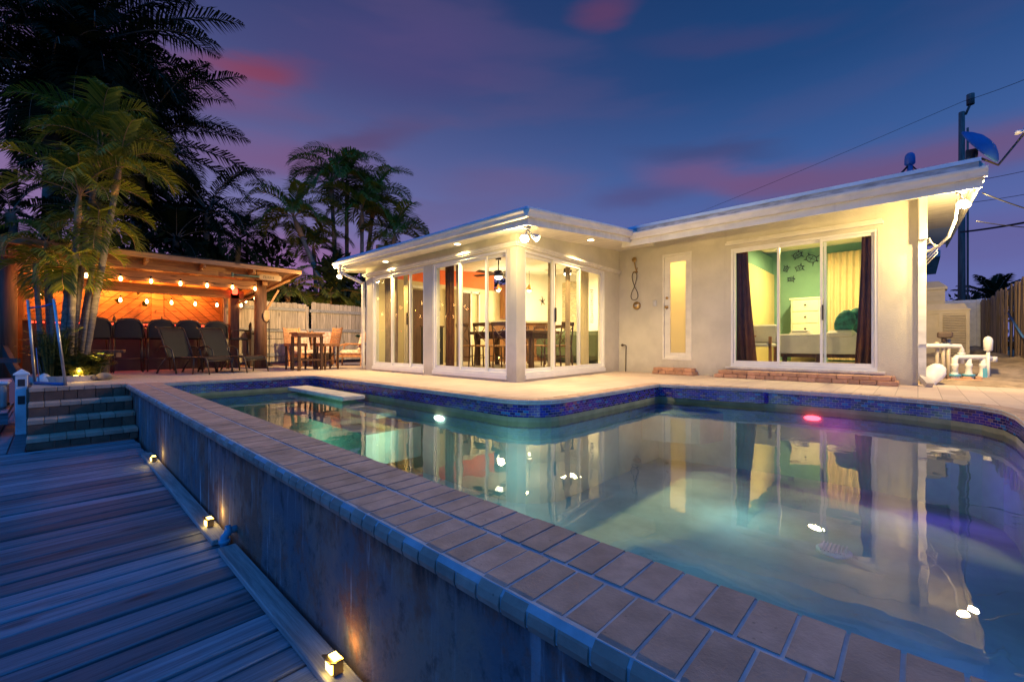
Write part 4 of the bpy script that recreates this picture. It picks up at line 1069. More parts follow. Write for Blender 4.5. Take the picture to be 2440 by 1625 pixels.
lt = thing('wall_basket', 'dark wreath and basket on the cream wall of the porch', 'wall ornament', (6.38, 9.0, 1.6))
mb = MB(); mb.ball((6.75, 8.98, 1.5), .12, 10, (1, .4, 1)); mb.build('basket', g_['wood_dark'], lt)
mb = MB()
for k in range(9):
    a = 2 * PI * k / 9; mb.ball((6.72 + .10 * math.cos(a), 8.98, 1.70 + .10 * math.sin(a)), .045, 6, (1, .5, 1))
mb.build('wreath', g_['bin_dark'], lt)
# dark cabinet with small lit squares behind the third pane
cc_ = thing('slotted_screen', 'dark slotted wooden screen behind the third porch pane', 'screen', (5.75, 7.9, fz))
mb = MB(); us = [5.9 + .075 * k for k in range(7)]
wall_holes(mb, 'y', 8.20, 8.23, 5.75, 6.35, fz, 1.0, [(5.80 + .13 * i + (.06 if j % 2 else 0), 5.83 + .13 * i + (.06 if j % 2 else 0), .3 + .12 * j, .38 + .12 * j) for j in range(5) for i in range(4)])
mb.build('panel', g_['black_paint'], cc_); mb = MB(); mb.box((5.72, 8.19, 1.0), (6.38, 8.24, 1.03)); mb.build('rail', g_['wood_dark'], cc_)

# ------------------------------------------------------------------ bedroom
bd_ = thing('bed', 'bed with pale linen seen through the bedroom window', 'bed', (10.4, 1.1, bz))
mb = MB(); mb.box((9.9, .35, .62), (11.6, 2.05, .78), 0, .06); mb.build('mattress', g_['linen'], bd_)
mb = MB(); mb.box((9.87, .33, .42), (9.90, 2.03, .77), 0, .01); mb.box((9.87, .33, .76), (11.2, 2.03, .80), 0, .03); mb.build('blanket', g_['linen'], bd_)
mb = MB(); mb.box((9.95, .4, .35), (11.6, 2.0, .62)); mb.build('bed_frame', g_['wood_dark'], bd_)
for x, y in ((9.96, .45), (9.96, 1.35), (9.96, 1.9)): mb = MB(); mb.box((x, y, bz), (x + .07, y + .07, .36)); mb.build('leg', g_['wood_dark'], bd_)
dr_ = thing('dresser', 'tall white dresser with dark knobs against the green wall', 'dresser', (11.95, 1.95, bz))
mb = MB(); mb.box((11.70, 1.58, bz), (12.19, 2.14, 1.62)); mb.box((11.68, 1.55, 1.62), (12.19, 2.17, 1.655)); mb.build('carcass', g_['dresser_white'], dr_)
for k in range(5):
    z = 1.61 - .27 * (k + 1); mb = MB(); mb.box((11.68, 1.61, z + .008), (11.70, 2.11, z + .262), 0, .004); dd = mb.build('drawer', g_['dresser_white'], dr_)
    mb = MB(); mb.ball((11.667, 1.86, z + .15), .022, 8, (.7, 1, 1)); mb.build('knob', g_['black_paint'], dd)
for i, (y, z, w) in enumerate([(.98, 1.0, 15), (.80, 1.04, -8)]):
    mb = MB(); mb.ball((9.97 + .2 * i, y, z), .24, 14, (.35, .65, 1)); mb.xform(Matrix.Translation((9.97, y, z)) @ Matrix.Rotation(R(w), 4, 'X') @ Matrix.Translation((-9.97, -y, -z)))
    tag(mb.build('pillow', g_['pillow_green']), ('green and brown pillow leaning on the bed, left one of the pair' if i == 0 else 'green and brown pillow leaning on the bed, right one by the dark curtain'), 'pillow')
mb = MB(); mb.box((9.95, 1.5, .79), (10.3, 1.85, .84), 0, .02); mb.box((9.97, 1.54, .84), (10.27, 1.82, .88), 0, .02); tag(mb.build('folded_towels', g_['linen']), 'stack of folded towels on the bed corner', 'towels')
mb = MB(); mb.box((9.85, .82, .70), (10.6, 1.25, .86), 0, .05); tag(mb.build('draped_blanket', g_['linen']), 'crumpled pale blanket heaped on the bed near the pillows', 'blanket')
ac_ = thing('wooden_armchair', 'pale wooden chair behind the left bedroom pane', 'chair', (9.7, 2.25, bz))
mb = MB(); mb.box((9.5, 2.05, .55), (9.95, 2.5, .62), 0, .02); mb.build('seat', g_['linen'], ac_)
mb = MB(); mb.box((9.9, 2.05, .62), (9.98, 2.5, 1.0), 0, .03); mb.build('backrest', g_['linen'], ac_)
for x, y in ((9.5, 2.06), (9.5, 2.44), (9.9, 2.06), (9.9, 2.44)): mb = MB(); mb.box((x, y, bz), (x + .05, y + .05, .75 if x < 9.6 else .6)); mb.build('leg', g_['wood_mid'], ac_)
mb = MB(); mb.box((9.48, 2.42, .75), (9.95, 2.5, .78)); mb.build('armrest', g_['wood_mid'], ac_)
for i, (y, z, s_, a, wh) in enumerate([(2.10, 2.72, .12, 30, 'topmost on the left'), (1.82, 2.60, .15, -30, 'largest, near the top'), (2.33, 2.42, .08, 70, 'leftmost small'), (2.06, 2.41, .10, 20, 'in the middle'), (2.23, 2.16, .085, 0, 'lowest')]):
    mb = MB(); c0 = Vector((12.185, y, z)); ca, sa = math.cos(R(a)), math.sin(R(a))
    P2 = lambda u, v: (c0.x, c0.y - (u * ca - v * sa) * s_, c0.z + (u * sa + v * ca) * s_)
    ring = [P2(.72 * math.cos(t_), .55 * math.sin(t_)) for t_ in [2 * PI * k / 16 for k in range(17)]]
    mb.tube(ring, .007, 6, 0, False)
    for u0, v0, u1, v1 in ((.5, .4, .75, .95), (.5, -.4, .75, -.95), (-.55, .35, -.85, .6), (-.55, -.35, -.85, -.6)): mb.tube([P2(u0, v0), P2(u1, v1)], [.012, .004], 6)
    mb.tube([P2(.7, 0), P2(1.05, 0)], [.016, .010], 6); mb.tube([P2(-.5, 0), P2(.5, 0)], .005, 6); mb.tube([P2(0, -.4), P2(0, .4)], .005, 6)
    tag(mb.build('wall_turtle', g_['black_paint']), 'dark wire turtle on the green bedroom wall, ' + wh, 'wall ornament', 'wire turtles on the bedroom wall')

# ------------------------------------------------------------------ roof top things
ds = thing('satellite_dish', 'blue satellite dish on a mast at the right end of the roof', 'satellite dish', (8.6, -.43, 2.86))
c0 = Vector((8.82, -0.63, 3.35)); rt = Vector((.6845, -.729, 0)); upv = Vector((0, 0, 1)); tw = Vector((-.729, -.6845, 0))
ry_ = (c0 - Vector((0, 0, .62))).normalized(); nn = ry_.cross(rt * .773 - upv * .635).normalized(); nn = nn if nn.z > 0 else -nn; nn = (nn - ry_ * .10).normalized(); qd = nn.to_track_quat('Z', 'Y').to_matrix()
mb = MB(); mb.lathe(c0, [(0.0, .112), (.12, .098), (.22, .058), (.29, .014), (.305, -.004), (.300, -.012), (.28, .006), (.21, .046), (.11, .084), (0, .098)], 32, 0, qd); mb.build('reflector', g_['dish_blue'], ds)
mb = MB(); mb.tube([(8.62, -.50, 2.84), (8.63, -.52, 3.04)], .028, 10); mb.obox(c0 - nn * .10 + Vector((0, 0, -.02)), (.12, .12, .10)); mb.tube([(8.63, -.52, 3.04), c0 - nn * .06], .03, 8); mb.build('mount', g_['bronze_metal'], ds)
mb = MB(); e0 = c0 + rt * .25 - upv * .26; e1 = e0 + rt * .34 + upv * .46 + tw * .05; mb.tube([c0 - upv * .17 + rt * .02, e0, e1], .014, 8); mb.build('feed_arm', g_['bronze_metal'], ds)
mb = MB(); mb.obox(e1, (.06, .06, .12), (0, R(40), 0)); mb.tube([e1, e1 - rt * .10 - upv * .02], .016, 8); mb.lathe(e1 - rt * .12 - upv * .03, [(.035, -.02), (.035, .02), (0, .03)], 12); mb.build('feed_horn', g_['white_paint'], ds)
vm = thing('roof_vent_mast', 'blue weatherhead mast with drooping wires on the roof', 'mast', (8.97, .09, 2.9))
mb = MB(); mb.tube([(8.97, .09, 2.88), (8.97, .09, 3.36)], .034, 10); mb.build('pipe', g_['dish_blue'], vm)
mb = MB(); mb.lathe((8.97, .09, 3.34), [(.05, 0), (.066, .02), (.064, .10), (.056, .15), (.032, .18), (0, .19)], 14); mb.build('cap', g_['dish_blue'], vm)
mb = MB()
for dx, dy in ((-.18, .20), (.10, -.22), (.18, -.12), (-.10, .26)): mb.tube([(8.97, .09, 3.36), (8.97 + dx * .4, .09 + dy * .5, 3.2), (8.97 + dx, .09 + dy, 2.9)], .010, 6)
mb.build('wires', g_['black_metal'], vm)

def pole(loc, top, rad, lab):
    r_ = thing('utility_pole', lab, 'utility pole', loc)
    x, y, z = loc; mb = MB(); mb.tube([(x, y, z), (x, y, top)], [rad * 1.15, rad * .85], 12); mb.build('pole', g_['pole_wood'], r_)
    mb = MB(); mb.tube([(x, y - .35, top + .3), (x, y - .35, top + .9)], .17, 10); mb.tube([(x, y - .15, top - .2), (x, y - .35, top + .35)], .06, 8); mb.tube([(x - .05, y - rad - .08, 2), (x - .05, y - rad - .08, top - 1)], .05, 6)
    mb.build('insulator', g_['pole_wood'], r_)
    return r_
pole((36.1, -1.85, 0), 14.0, .155, 'tall wooden utility pole rising behind the house and the dish')
def wire(name, lab, pts, rad=.012, sag=.3, grp='overhead wires'):
    a, b_ = Vector(pts[0]), Vector(pts[1]); ps_ = [a.lerp(b_, i / 16) - Vector((0, 0, sag * 4 * (i / 16) * (1 - i / 16))) for i in range(17)]
    mb = MB(); mb.tube(ps_, rad, 5); tag(mb.build(name, g_['black_metal']), lab, 'wire', grp)
wire('overhead_wire', 'top overhead wire passing from the pole across the sky', ((36.1, -1.9, 14.6), (62, 80, 13)), .012, 2.2)
wire('overhead_wire', 'high wire leaving the pole toward the right edge', ((36.1, -1.9, 14.6), (30, -9, 14.6)), .014, .5)
wire('overhead_wire', 'upper of the two wires behind the satellite dish', ((36.1, -1.9, 9.9), (30, -9, 9.3)), .014, .3)
wire('overhead_wire', 'lower of the two wires behind the satellite dish', ((36.1, -1.9, 8.7), (30, -9, 8.1)), .014, .3)
wire('overhead_wire', 'thin wire slanting above the wing roof to the left', ((36.1, -1.9, 10.0), (60, 50, 11)), .014, 1.2)
wire('service_drop', 'thick dark service cable running from the pole out to the right', ((24, -1.2, 4.9), (20, -4.5, 4.6)), .035, .12)
wire('service_drop', 'slack blue cable drooping right from the eave end', ((8.4, -.62, 2.6), (9.5, -2.2, 2.0)), .008, .10)
wire('service_drop', 'slack cable crossing below the eave lamp', ((8.2, -.55, 2.2), (9.5, -2.2, 2.15)), .006, .10)
# ------------------------------------------------------------------ right side yard
ac = thing('air_conditioner', 'large beige louvred air conditioner unit beside the house wall', 'air conditioner', (13.2, -.45, .25))
X0, X1, Y0, Y1 = 12.85, 13.7, -.77, .0
mb = MB(); mb.box((X0 - .1, Y0 - .05, .15), (X1 + .1, Y1 + .1, .30)); mb.build('base_pad', g_['concrete'], ac)
mb = MB(); mb.box((X0, Y0, .30), (X1, Y1, .36)); mb.box((X0, Y0, 1.24), (X1, Y1, 1.30)); mb.box((X0 + .02, Y0 + .02, .36), (X1 - .02, Y1 - .02, 1.24))
for x, y in ((X0, Y0), (X0, Y1 - .05), (X1 - .05, Y0), (X0, Y0 + .40)): mb.box((x - .004, y - .002, .36), (x + .05, y + .05, 1.24))
mb.build('cabinet', g_['ac_metal'], ac)
mb = MB(); 
for k in range(24): mb.obox((X0 + .005, Y0 + .22, .39 + k * .035), (.022, .34, .012), (0, R(35), 0)); mb.obox((X0 + .35, Y0 + .005, .39 + k * .035), (.62, .022, .012), (R(-35), 0, 0))
mb.build('louvres', g_['ac_metal'], ac)
mb = MB(); mb.box((X0 - .015, Y0 - .015, 1.30), (X1 + .015, Y1 + .01, 1.33)); mb.add([(X0 + .02, Y0 + .02, 1.33), (X1 - .02, Y0 + .02, 1.33), (X1 - .02, Y1 - .02, 1.33), (X0 + .02, Y1 - .02, 1.33), (X0 + .07, Y0 + .07, 1.45), (X1 - .07, Y0 + .07, 1.45), (X1 - .07, Y1 - .07, 1.45), (X0 + .07, Y1 - .07, 1.45)], [(0, 1, 5, 4), (1, 2, 6, 5), (2, 3, 7, 6), (3, 0, 4, 7), (4, 5, 6, 7)])
mb.build('fan_cowl', g_['ac_metal'], ac)
mt = MB(); mt.box((13.9, -.45, .3), (14.4, .0, 1.85)); mt.box((13.86, -.49, 1.85), (14.44, .0, 1.9)); mt.add([(13.86, -.49, 1.9), (14.44, -.49, 1.9), (14.44, 0, 1.9), (13.86, 0, 1.9), (14.0, -.35, 2.05), (14.3, -.35, 2.05), (14.3, 0, 2.05), (14.0, 0, 2.05)], [(0, 1, 5, 4), (1, 2, 6, 5), (2, 3, 7, 6), (3, 0, 4, 7), (4, 5, 6, 7)])
for k in range(3): mt.box((13.885, -.40, 1.45 + k * .13), (13.90, -.06, 1.46 + k * .13))
tag(mt.build('utility_box', g_['ac_metal']), 'tall beige utility cabinet behind the air conditioner', 'cabinet')
# pool plumbing
pl = thing('pool_plumbing', 'white pipe manifold with three blue valves beside the house', 'pipes', (9.9, -.55, 0))
A = Vector((9.72, -.42, 0)); Bp = Vector((10.04, -.77, 0)); dv = (Bp - A) 
mb = MB(); mb.tube([A + Vector((0, 0, .10)), A + Vector((0, 0, .36)), A + dv * .06 + Vector((0, 0, .40)), Bp + Vector((0, 0, .40)), Bp + dv * .25 + Vector((0, 0, .37))], .040, 12)
mb.lathe(Bp + dv * .25 + Vector((0, 0, .37)), [(.05, -.04), (.05, .04)], 12)
mb.build('header_pipe', g_['pvc'], pl)
for k in range(3):
    p = A + dv * (k * .46); mb = MB()
    mb.lathe(p, [(.034, .40), (.034, .30), (.045, .30), (.045, .26), (.036, .24), (.040, .16), (.058, .12), (.058, .06), (.03, .05), (.03, 0)][::-1], 14); vv = mb.build('riser_pipe', g_['pvc'], pl)
    mb = MB()
    if k < 2: mb.lathe(p, [(.075, .10), (.075, .135)], 14)
    else: mb.obox(p + Vector((-.05, -.02, .15)), (.02, .05, .16))
    mb.build('valve_handle', g_['pvc_blue'], vv)
mb = MB(); mb.tube([(9.25, .06, .58), (9.7, -.36, .58), (9.80, -.48, .575), (9.83, -.50, .52), (9.83, -.50, .30)], .034, 12); mb.tube([(9.83, -.50, .47), (9.83, -.50, .44)], .048, 12); mb.build('return_pipe', g_['pvc'], pl)
for k, (x, y, h, tl) in enumerate([(9.60, -.22, .64, .04), (9.66, -.29, .70, .0), (9.70, -.35, .68, .0)]):
    mb = MB(); mb.tube([(x + tl, y, 0), (x, y, h)], .024, 10); tag(mb.build('upright_pipe', g_['ac_metal'], pl))
mb = MB(); mb.box((9.58, -.40, .70), (9.70, -.22, .80), 0, .02); mb.tube([(9.64, -.30, .64), (9.64, -.30, .72)], .03, 8); mb.build('vent_box', g_['bin_dark'], pl)
vb = thing('vacuum_breaker', 'white capped pipe standing at the right end of the pool plumbing', 'pipe', (10.02, -.80, 0))
mb = MB(); mb.tube([(10.02, -.80, 0), (10.02, -.80, .52)], .022, 10); mb.build('pipe', g_['pvc'], vb)
mb = MB(); mb.lathe((10.02, -.80, .50), [(.036, 0), (.05, .01), (.055, .16), (.045, .20), (.02, .225), (0, .23)], 16); mb.build('cap', g_['pvc'], vb)
mb = MB(); mb.box((9.62, -.72, 0), (9.72, -.34, .07), 0, .015); mb.box((9.75, -.62, 0), (9.9, -.5, .10), 0, .02); mb.box((9.86, -.74, 0), (9.98, -.64, .10), 0, .02)
tag(mb.build('paving_blocks', g_['brick_step']), 'reddish blocks under the pool valves', 'blocks')
# pool bag against the corner
bg_ = thing('chemical_bag', 'slumped white and blue plastic bag leaning at the house corner', 'bag', (9.0, -.15, 0))
mb = MB(); mb.ball((0, 0, 0), .19, 16, (.45, .62, 1.05)); 
for i, v in enumerate(mb.v): mb.v[i] = v * (1 + .08 * math.sin(v.x * 40 + v.z * 25))
mb.xform(Matrix.Translation((9.05, -.17, .15)) @ Matrix.Rotation(R(38), 4, Vector((.729, .6845, 0)))); mb.build('bag_body', g_['white_paint'], bg_)
mb = MB(); mb.ball((0, 0, -.13), .125, 12, (.55, .78, .42)); mb.xform(Matrix.Translation((9.05, -.17, .15)) @ Matrix.Rotation(R(38), 4, Vector((.729, .6845, 0)))); mb.build('blue_end', g_['roof_metal'], bg_)
# vinyl panel and picket fence
vf = thing('vinyl_fence', 'white vinyl fence panel at the back of the side yard', 'fence', (17, -1.1, .25))
mb = MB(); mb.box((17.0, -1.26, .2), (17.04, .05, 1.74)); mb.box((16.97, -1.26, 1.70), (17.07, .1, 1.79))
for k in range(18): mb.box((16.992, -1.24, .3 + k * .078), (17.0, .0, .3 + k * .078 + .066))
mb.build('panel', g_['white_paint'], vf)
for y in (-1.34, -1.22): mb = MB(); mb.box((16.95, y, .2), (17.05, y + .08, 1.80), 0, .01); mb.build('post', g_['white_paint'], vf)
wf = thing('side_yard_fence', 'dark rough wooden paling fence along the right side yard', 'fence', (13, -1.5, .3))
mb = MB(); x = 10.6
while x < 17.2:
    w = rr.uniform(.11, .15); s_ = rr.choice((0, .035)); z1 = 1.80 + rr.uniform(-.07, .05) - .012 * (x - 10.6) + (.10 if x < 11.2 else 0)
    mb.obox((x + w / 2, -1.26 - .028 * (17 - x) + s_, .2 + (z1 - .2) / 2), (w - .008, .022, z1 - .2), (rr.uniform(-.01, .01), rr.uniform(-.012, .012), 0)); x += w + rr.uniform(.0, .03)
mb.build('palings', g_['fence_dark'], wf)
mb = MB()
for z in (.6, 1.2, 1.6): mb.beam((10.6, -1.475, z), (17.2, -1.285, z), .03, .09)
mb.build('rails', g_['fence_dark'], wf)
for x in (11.0, 13.2, 15.4): mb = MB(); mb.box((x, -1.41 - .028 * (17 - x), .1), (x + .1, -1.31 - .028 * (17 - x), 1.85)); mb.build('post', g_['fence_dark'], wf)
mb = MB(); mb.tube([(13.2, -1.33, 1.22), (11.0, -1.27, .72)], .016, 8); tag(mb.build('leaning_pipe', g_['dish_blue']), 'thin blue pipe leaning on the side yard fence', 'pipe')
mb = MB()
for k in range(26):
    x, y = rr.uniform(14.8, 16.8), rr.uniform(-1.2, -.55); mb.ball((x, y, soil_z(x, y) + .05), rr.uniform(.06, .16), 8, (1, 1, .6))
tag(mb.build('rubble_heap', g_['rock']), 'dark rubble heap at the foot of the vinyl fence', 'rubble', kind='stuff')
mb = MB(); slab(mb, 24.0, 30, -.65, .6, lambda x: 4.05, lambda x: 4.30); rf_ = thing('neighbour_house', 'pale corner of a neighbouring house roof behind the eave', 'house', (27, .5, 0))
mb.build('roof', g_['roof_edge'], rf_); mb = MB(); mb.box((24.6, -.15, 0), (30, .6, 4.05)); mb.build('wall', g_['stucco'], rf_)
# ------------------------------------------------------------------ palms
def frond(mb, base, azd, e0, L, droop, ll, n=34, twist=0.0, plum=0.0, rnd=random, wid=.022, start=.16, vee=.3):
    base = Vector(base); h = Vector((math.cos(azd), math.sin(azd), 0)); up = Vector((0, 0, 1)); side = Vector((-h.y, h.x, 0))
    pts = []; p = base.copy(); N = 14; ds_ = L / N; dirs = []
    for i in range(N + 1):
        t_ = i / N; e = e0 - droop * t_ ** 1.25
        d = h * math.cos(e) + up * math.sin(e); pts.append(p.copy()); dirs.append(d); p = p + d * ds_
    mb.tube(pts, [max(.004, .016 * L / 2 * (1 - .85 * i / N)) for i in range(N + 1)], 5, 1, False)
    for i in range(n):
        t_ = start + (1 - start) * (i + rnd.uniform(0, .6)) / n; f = t_ * N; k = min(int(f), N - 1); q = pts[k].lerp(pts[k + 1], f - k); d = dirs[k]
        prof = math.sin(PI * min(1, (t_ - start) / (1 - start) * .86 + .14)) ** .6
        w0 = wid * (.7 + .6 * prof)
        for s_ in (-1, 1):
            ln = ll * prof * rnd.uniform(.82, 1.1)
            nrm_ = side.cross(d) * -1
            lift = vee + plum * rnd.uniform(-1, 1)
            a = (side * s_ * math.cos(twist) + d * (.55 + .5 * t_) + nrm_ * lift * (1 - .4 * t_)).normalized()
            m_ = q + a * ln * .5
            tp = m_ + (a * .75 + Vector((0, 0, -.55 - .2 * rnd.random()))).normalized() * ln * .5
            wv = a.cross(nrm_).normalized() * w0 * .5
            if abs(wv.length) < 1e-5: continue
            mb.add([q - wv * .5, q + wv * .5, m_ + wv, m_ - wv, tp], [(0, 1, 2, 3), (3, 2, 4)])
def palm(name, lab, base, top, r0, L, nf, mats=('palm_leaf', 'crownshaft'), ll=.45, shaft=0.0, group=None, cat='palm tree', seed=1, e_rng=(1.25, -.35), droop=1.3, n=30, bend=.12, trunk='palm_trunk', plum=0.0, wid=.022, azoff=0.0, start=.16, vee=.5):
    rn = random.Random(seed); base = Vector(base); top = Vector(top)
    r_ = thing(name, lab, cat, base, group)
    sd = Vector((rn.uniform(-1, 1), rn.uniform(-1, 1), 0)) * bend
    P_ = lambda t_: base.lerp(top, t_) + sd * (math.sin(PI * t_)) * (top - base).length * .25
    mb = MB(); nn_ = 26; pts = []; rad = []
    tmax = 1 - (shaft / max(.1, (top - base).length))
    for i in range(nn_ + 1):
        t_ = tmax * i / nn_; pts.append(P_(t_)); rad.append(r0 * (1.25 - .45 * t_) * (1.06 if i % 2 else .98))
    pts[0] = pts[0] - Vector((0, 0, .1)); mb.tube(pts, rad, 10); mb.build('trunk', g_[trunk], r_)
    if shaft > 0:
        mb = MB(); mb.tube([P_(tmax - .01), P_(tmax + (1 - tmax) * .25), P_(tmax + (1 - tmax) * .6), P_(1.0)], [r0 * 1.0, r0 * 1.25, r0 * 1.05, r0 * .6], 10); mb.build('crownshaft', g_[mats[1]], r_)
    mb = MB()
    for i in range(nf):
        u = (i + .5) / nf; az_ = i * 2.39996 + rn.uniform(-.3, .3) + azoff; e0 = e_rng[0] + (e_rng[1] - e_rng[0]) * u ** .9 + rn.uniform(-.1, .1)
        frond(mb, P_(1.0) - Vector((0, 0, .05 * u)), az_, e0, L * rn.uniform(.8, 1.1) * (.75 + .25 * math.sin(PI * min(1, u + .25))), droop * rn.uniform(.8, 1.15), ll, n, rn.uniform(-.2, .2), plum, rn, wid, start, vee)
    mb.build('crown', [g_[mats[0]], g_[mats[1]]], r_)
    return r_
CG = 'palms of the lit clump beside the bar hut'
palm('clump_palm', 'lit palm with an orange crownshaft at the front of the clump', (.20, 10.42, .1), (.32, 10.32, 3.14), 0.042, 1.37, 12, vee=.7, droop=1.9, ll=0.53, shaft=.55, group=CG, seed=3, bend=.02, n=30, e_rng=(1.5, .5))
palm('clump_palm', 'leaning palm with the ringed pale trunk on the right of the clump', (.36, 10.62, .1), (.82, 10.27, 3.75), 0.048, 1.25, 11, vee=.7, droop=1.9, ll=0.53, shaft=.5, group=CG, seed=5, bend=.03, n=30, e_rng=(1.5, .35))
palm('clump_palm', 'tallest palm of the clump, its yellow-green crown against the dark tree', (.22, 11.2, .1), (.62, 11.0, 4.35), 0.044, 1.50, 13, vee=.7, droop=1.9, ll=0.63, shaft=.5, group=CG, seed=8, bend=.03, n=34, e_rng=(1.5, .35))
palm('clump_palm', 'short leftmost palm of the clump with fronds over the handrail', (-.09, 10.61, .05), (-.19, 10.72, 1.95), 0.036, 0.88, 7, vee=.7, droop=1.9, ll=0.44, shaft=.35, group=CG, seed=11, bend=.04, n=26, e_rng=(1.2, -.3))
palm('clump_palm', 'slim palm second from the left in the clump', (.01, 10.7, .05), (-.06, 10.8, 2.35), 0.036, 0.93, 7, vee=.7, droop=1.9, ll=0.44, shaft=.35, group=CG, seed=13, bend=.05, n=26, e_rng=(1.3, -.1))
palm('clump_palm', 'short palm in the middle of the clump with drooping fronds', (.10, 10.5, .05), (.20, 10.47, 2.05), 0.040, 0.88, 8, vee=.7, droop=1.9, ll=0.47, shaft=.35, group=CG, seed=17, bend=.03, n=26, e_rng=(1.0, -.6))
palm('clump_palm', 'palm behind the bench whose low fronds hang before the hut roof', (.30, 10.8, .05), (.60, 10.7, 2.75), 0.040, 1.06, 8, vee=.7, droop=1.9, ll=0.53, shaft=.4, group=CG, seed=21, bend=.05, n=28, e_rng=(1.1, -.2))
mb = MB()
for q in ((.14, 10.46, .20, 1.9), (.25, 10.55, .34, 2.1), (.05, 10.6, -.02, 1.6), (.30, 10.48, .48, 1.7), (.18, 10.66, .16, 1.5)):
    mb.tube([(q[0], q[1], 0), ((q[0] + q[2]) / 2, q[1], q[3] / 2), (q[2], q[1], q[3])], [.035, .032, .026], 8)
tag(mb.build('bare_stems', g_['palm_trunk']), 'thin bare palm stems standing among the clump', 'stems', kind='stuff')
DG = 'dark palms behind the hut'
D2 = ('palm_dark', 'palm_trunk')
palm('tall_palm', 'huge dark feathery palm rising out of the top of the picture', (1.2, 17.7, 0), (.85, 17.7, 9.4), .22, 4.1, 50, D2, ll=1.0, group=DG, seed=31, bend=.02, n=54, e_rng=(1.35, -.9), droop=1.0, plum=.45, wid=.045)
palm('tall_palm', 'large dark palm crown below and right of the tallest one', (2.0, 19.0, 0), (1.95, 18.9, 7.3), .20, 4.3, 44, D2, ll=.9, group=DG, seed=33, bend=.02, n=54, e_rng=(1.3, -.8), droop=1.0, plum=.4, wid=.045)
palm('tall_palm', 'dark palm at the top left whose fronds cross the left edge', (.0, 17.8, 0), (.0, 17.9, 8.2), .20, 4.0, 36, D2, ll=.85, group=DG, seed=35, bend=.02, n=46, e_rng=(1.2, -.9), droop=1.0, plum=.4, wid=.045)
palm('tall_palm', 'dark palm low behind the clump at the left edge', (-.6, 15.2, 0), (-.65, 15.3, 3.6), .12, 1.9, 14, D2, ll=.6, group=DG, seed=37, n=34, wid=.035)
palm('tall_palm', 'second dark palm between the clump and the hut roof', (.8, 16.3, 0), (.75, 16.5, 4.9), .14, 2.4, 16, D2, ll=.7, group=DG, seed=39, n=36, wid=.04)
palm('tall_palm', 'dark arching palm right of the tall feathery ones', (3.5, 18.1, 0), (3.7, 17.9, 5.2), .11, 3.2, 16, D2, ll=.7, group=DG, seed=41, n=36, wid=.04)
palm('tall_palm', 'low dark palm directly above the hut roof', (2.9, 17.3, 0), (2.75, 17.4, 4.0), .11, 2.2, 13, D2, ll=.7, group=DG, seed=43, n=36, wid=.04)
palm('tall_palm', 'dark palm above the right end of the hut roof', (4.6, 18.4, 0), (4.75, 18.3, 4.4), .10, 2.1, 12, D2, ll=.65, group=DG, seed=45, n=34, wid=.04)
AG = 'areca palms behind the fence'
A2 = ('palm_leaf', 'crownshaft')
AR = dict(ll=.72, n=40, group=AG, wid=.034, shaft=.8, e_rng=(1.5, .15), droop=2.1, vee=.75)
palm('areca_palm', 'leaning palm with a long curved brown trunk behind the fence', (7.3, 15.2, .8), (6.13, 16.84, 5.3), .085, 2.3, 15, A2, seed=51, bend=.02, **AR)
palm('areca_palm', 'leftmost tall areca palm of the cluster above the porch roof', (8.24, 17.5, 0), (7.9, 17.67, 7.3), .085, 2.4, 15, A2, seed=53, bend=.03, **AR)
palm('areca_palm', 'highest areca palm of the cluster above the porch roof', (8.99, 18.2, 0), (8.7, 17.9, 7.6), .085, 2.5, 15, A2, seed=55, bend=.03, **AR)
palm('areca_palm', 'areca palm on the upper right of the cluster', (8.94, 17.5, 0), (9.45, 16.9, 6.8), .085, 2.4, 15, A2, seed=57, bend=.03, **AR)
palm('areca_palm', 'areca palm in the centre of the cluster with a low crown', (8.66, 16.3, 0), (8.62, 16.44, 6.0), .08, 2.0, 14, A2, seed=59, bend=.03, **AR)
palm('areca_palm', 'areca palm leaning right at the edge of the cluster', (9.35, 16.3, 0), (9.8, 15.9, 5.2), .08, 2.1, 15, A2, seed=61, bend=.03, **AR)
palm('areca_palm', 'short areca palm left of the cluster near the porch gutter', (7.62, 18.1, 0), (7.44, 18.3, 4.6), .08, 2.0, 14, A2, seed=63, bend=.03, **AR)
palm('areca_palm', 'low areca palm just behind the fence by the porch lamp', (6.6, 14.6, 0), (6.5, 14.7, 2.3), .07, 1.5, 13, A2, seed=65, bend=.03, ll=.5, n=28, group=AG, wid=.035, shaft=.4)
palm('areca_palm', 'low areca palm behind the middle of the fence', (5.4, 15.0, 0), (5.3, 15.1, 2.4), .07, 1.6, 14, A2, seed=67, bend=.03, ll=.5, n=28, group=AG, wid=.035, shaft=.4)
palm('distant_palm', 'small dark palm far away above the vinyl fence', (56.8, -4.9, 0), (56.8, -4.9, 4.5), .3, 2.9, 26, D2, ll=.9, seed=71, n=22, e_rng=(1.3, -.3), droop=.7, wid=.12)
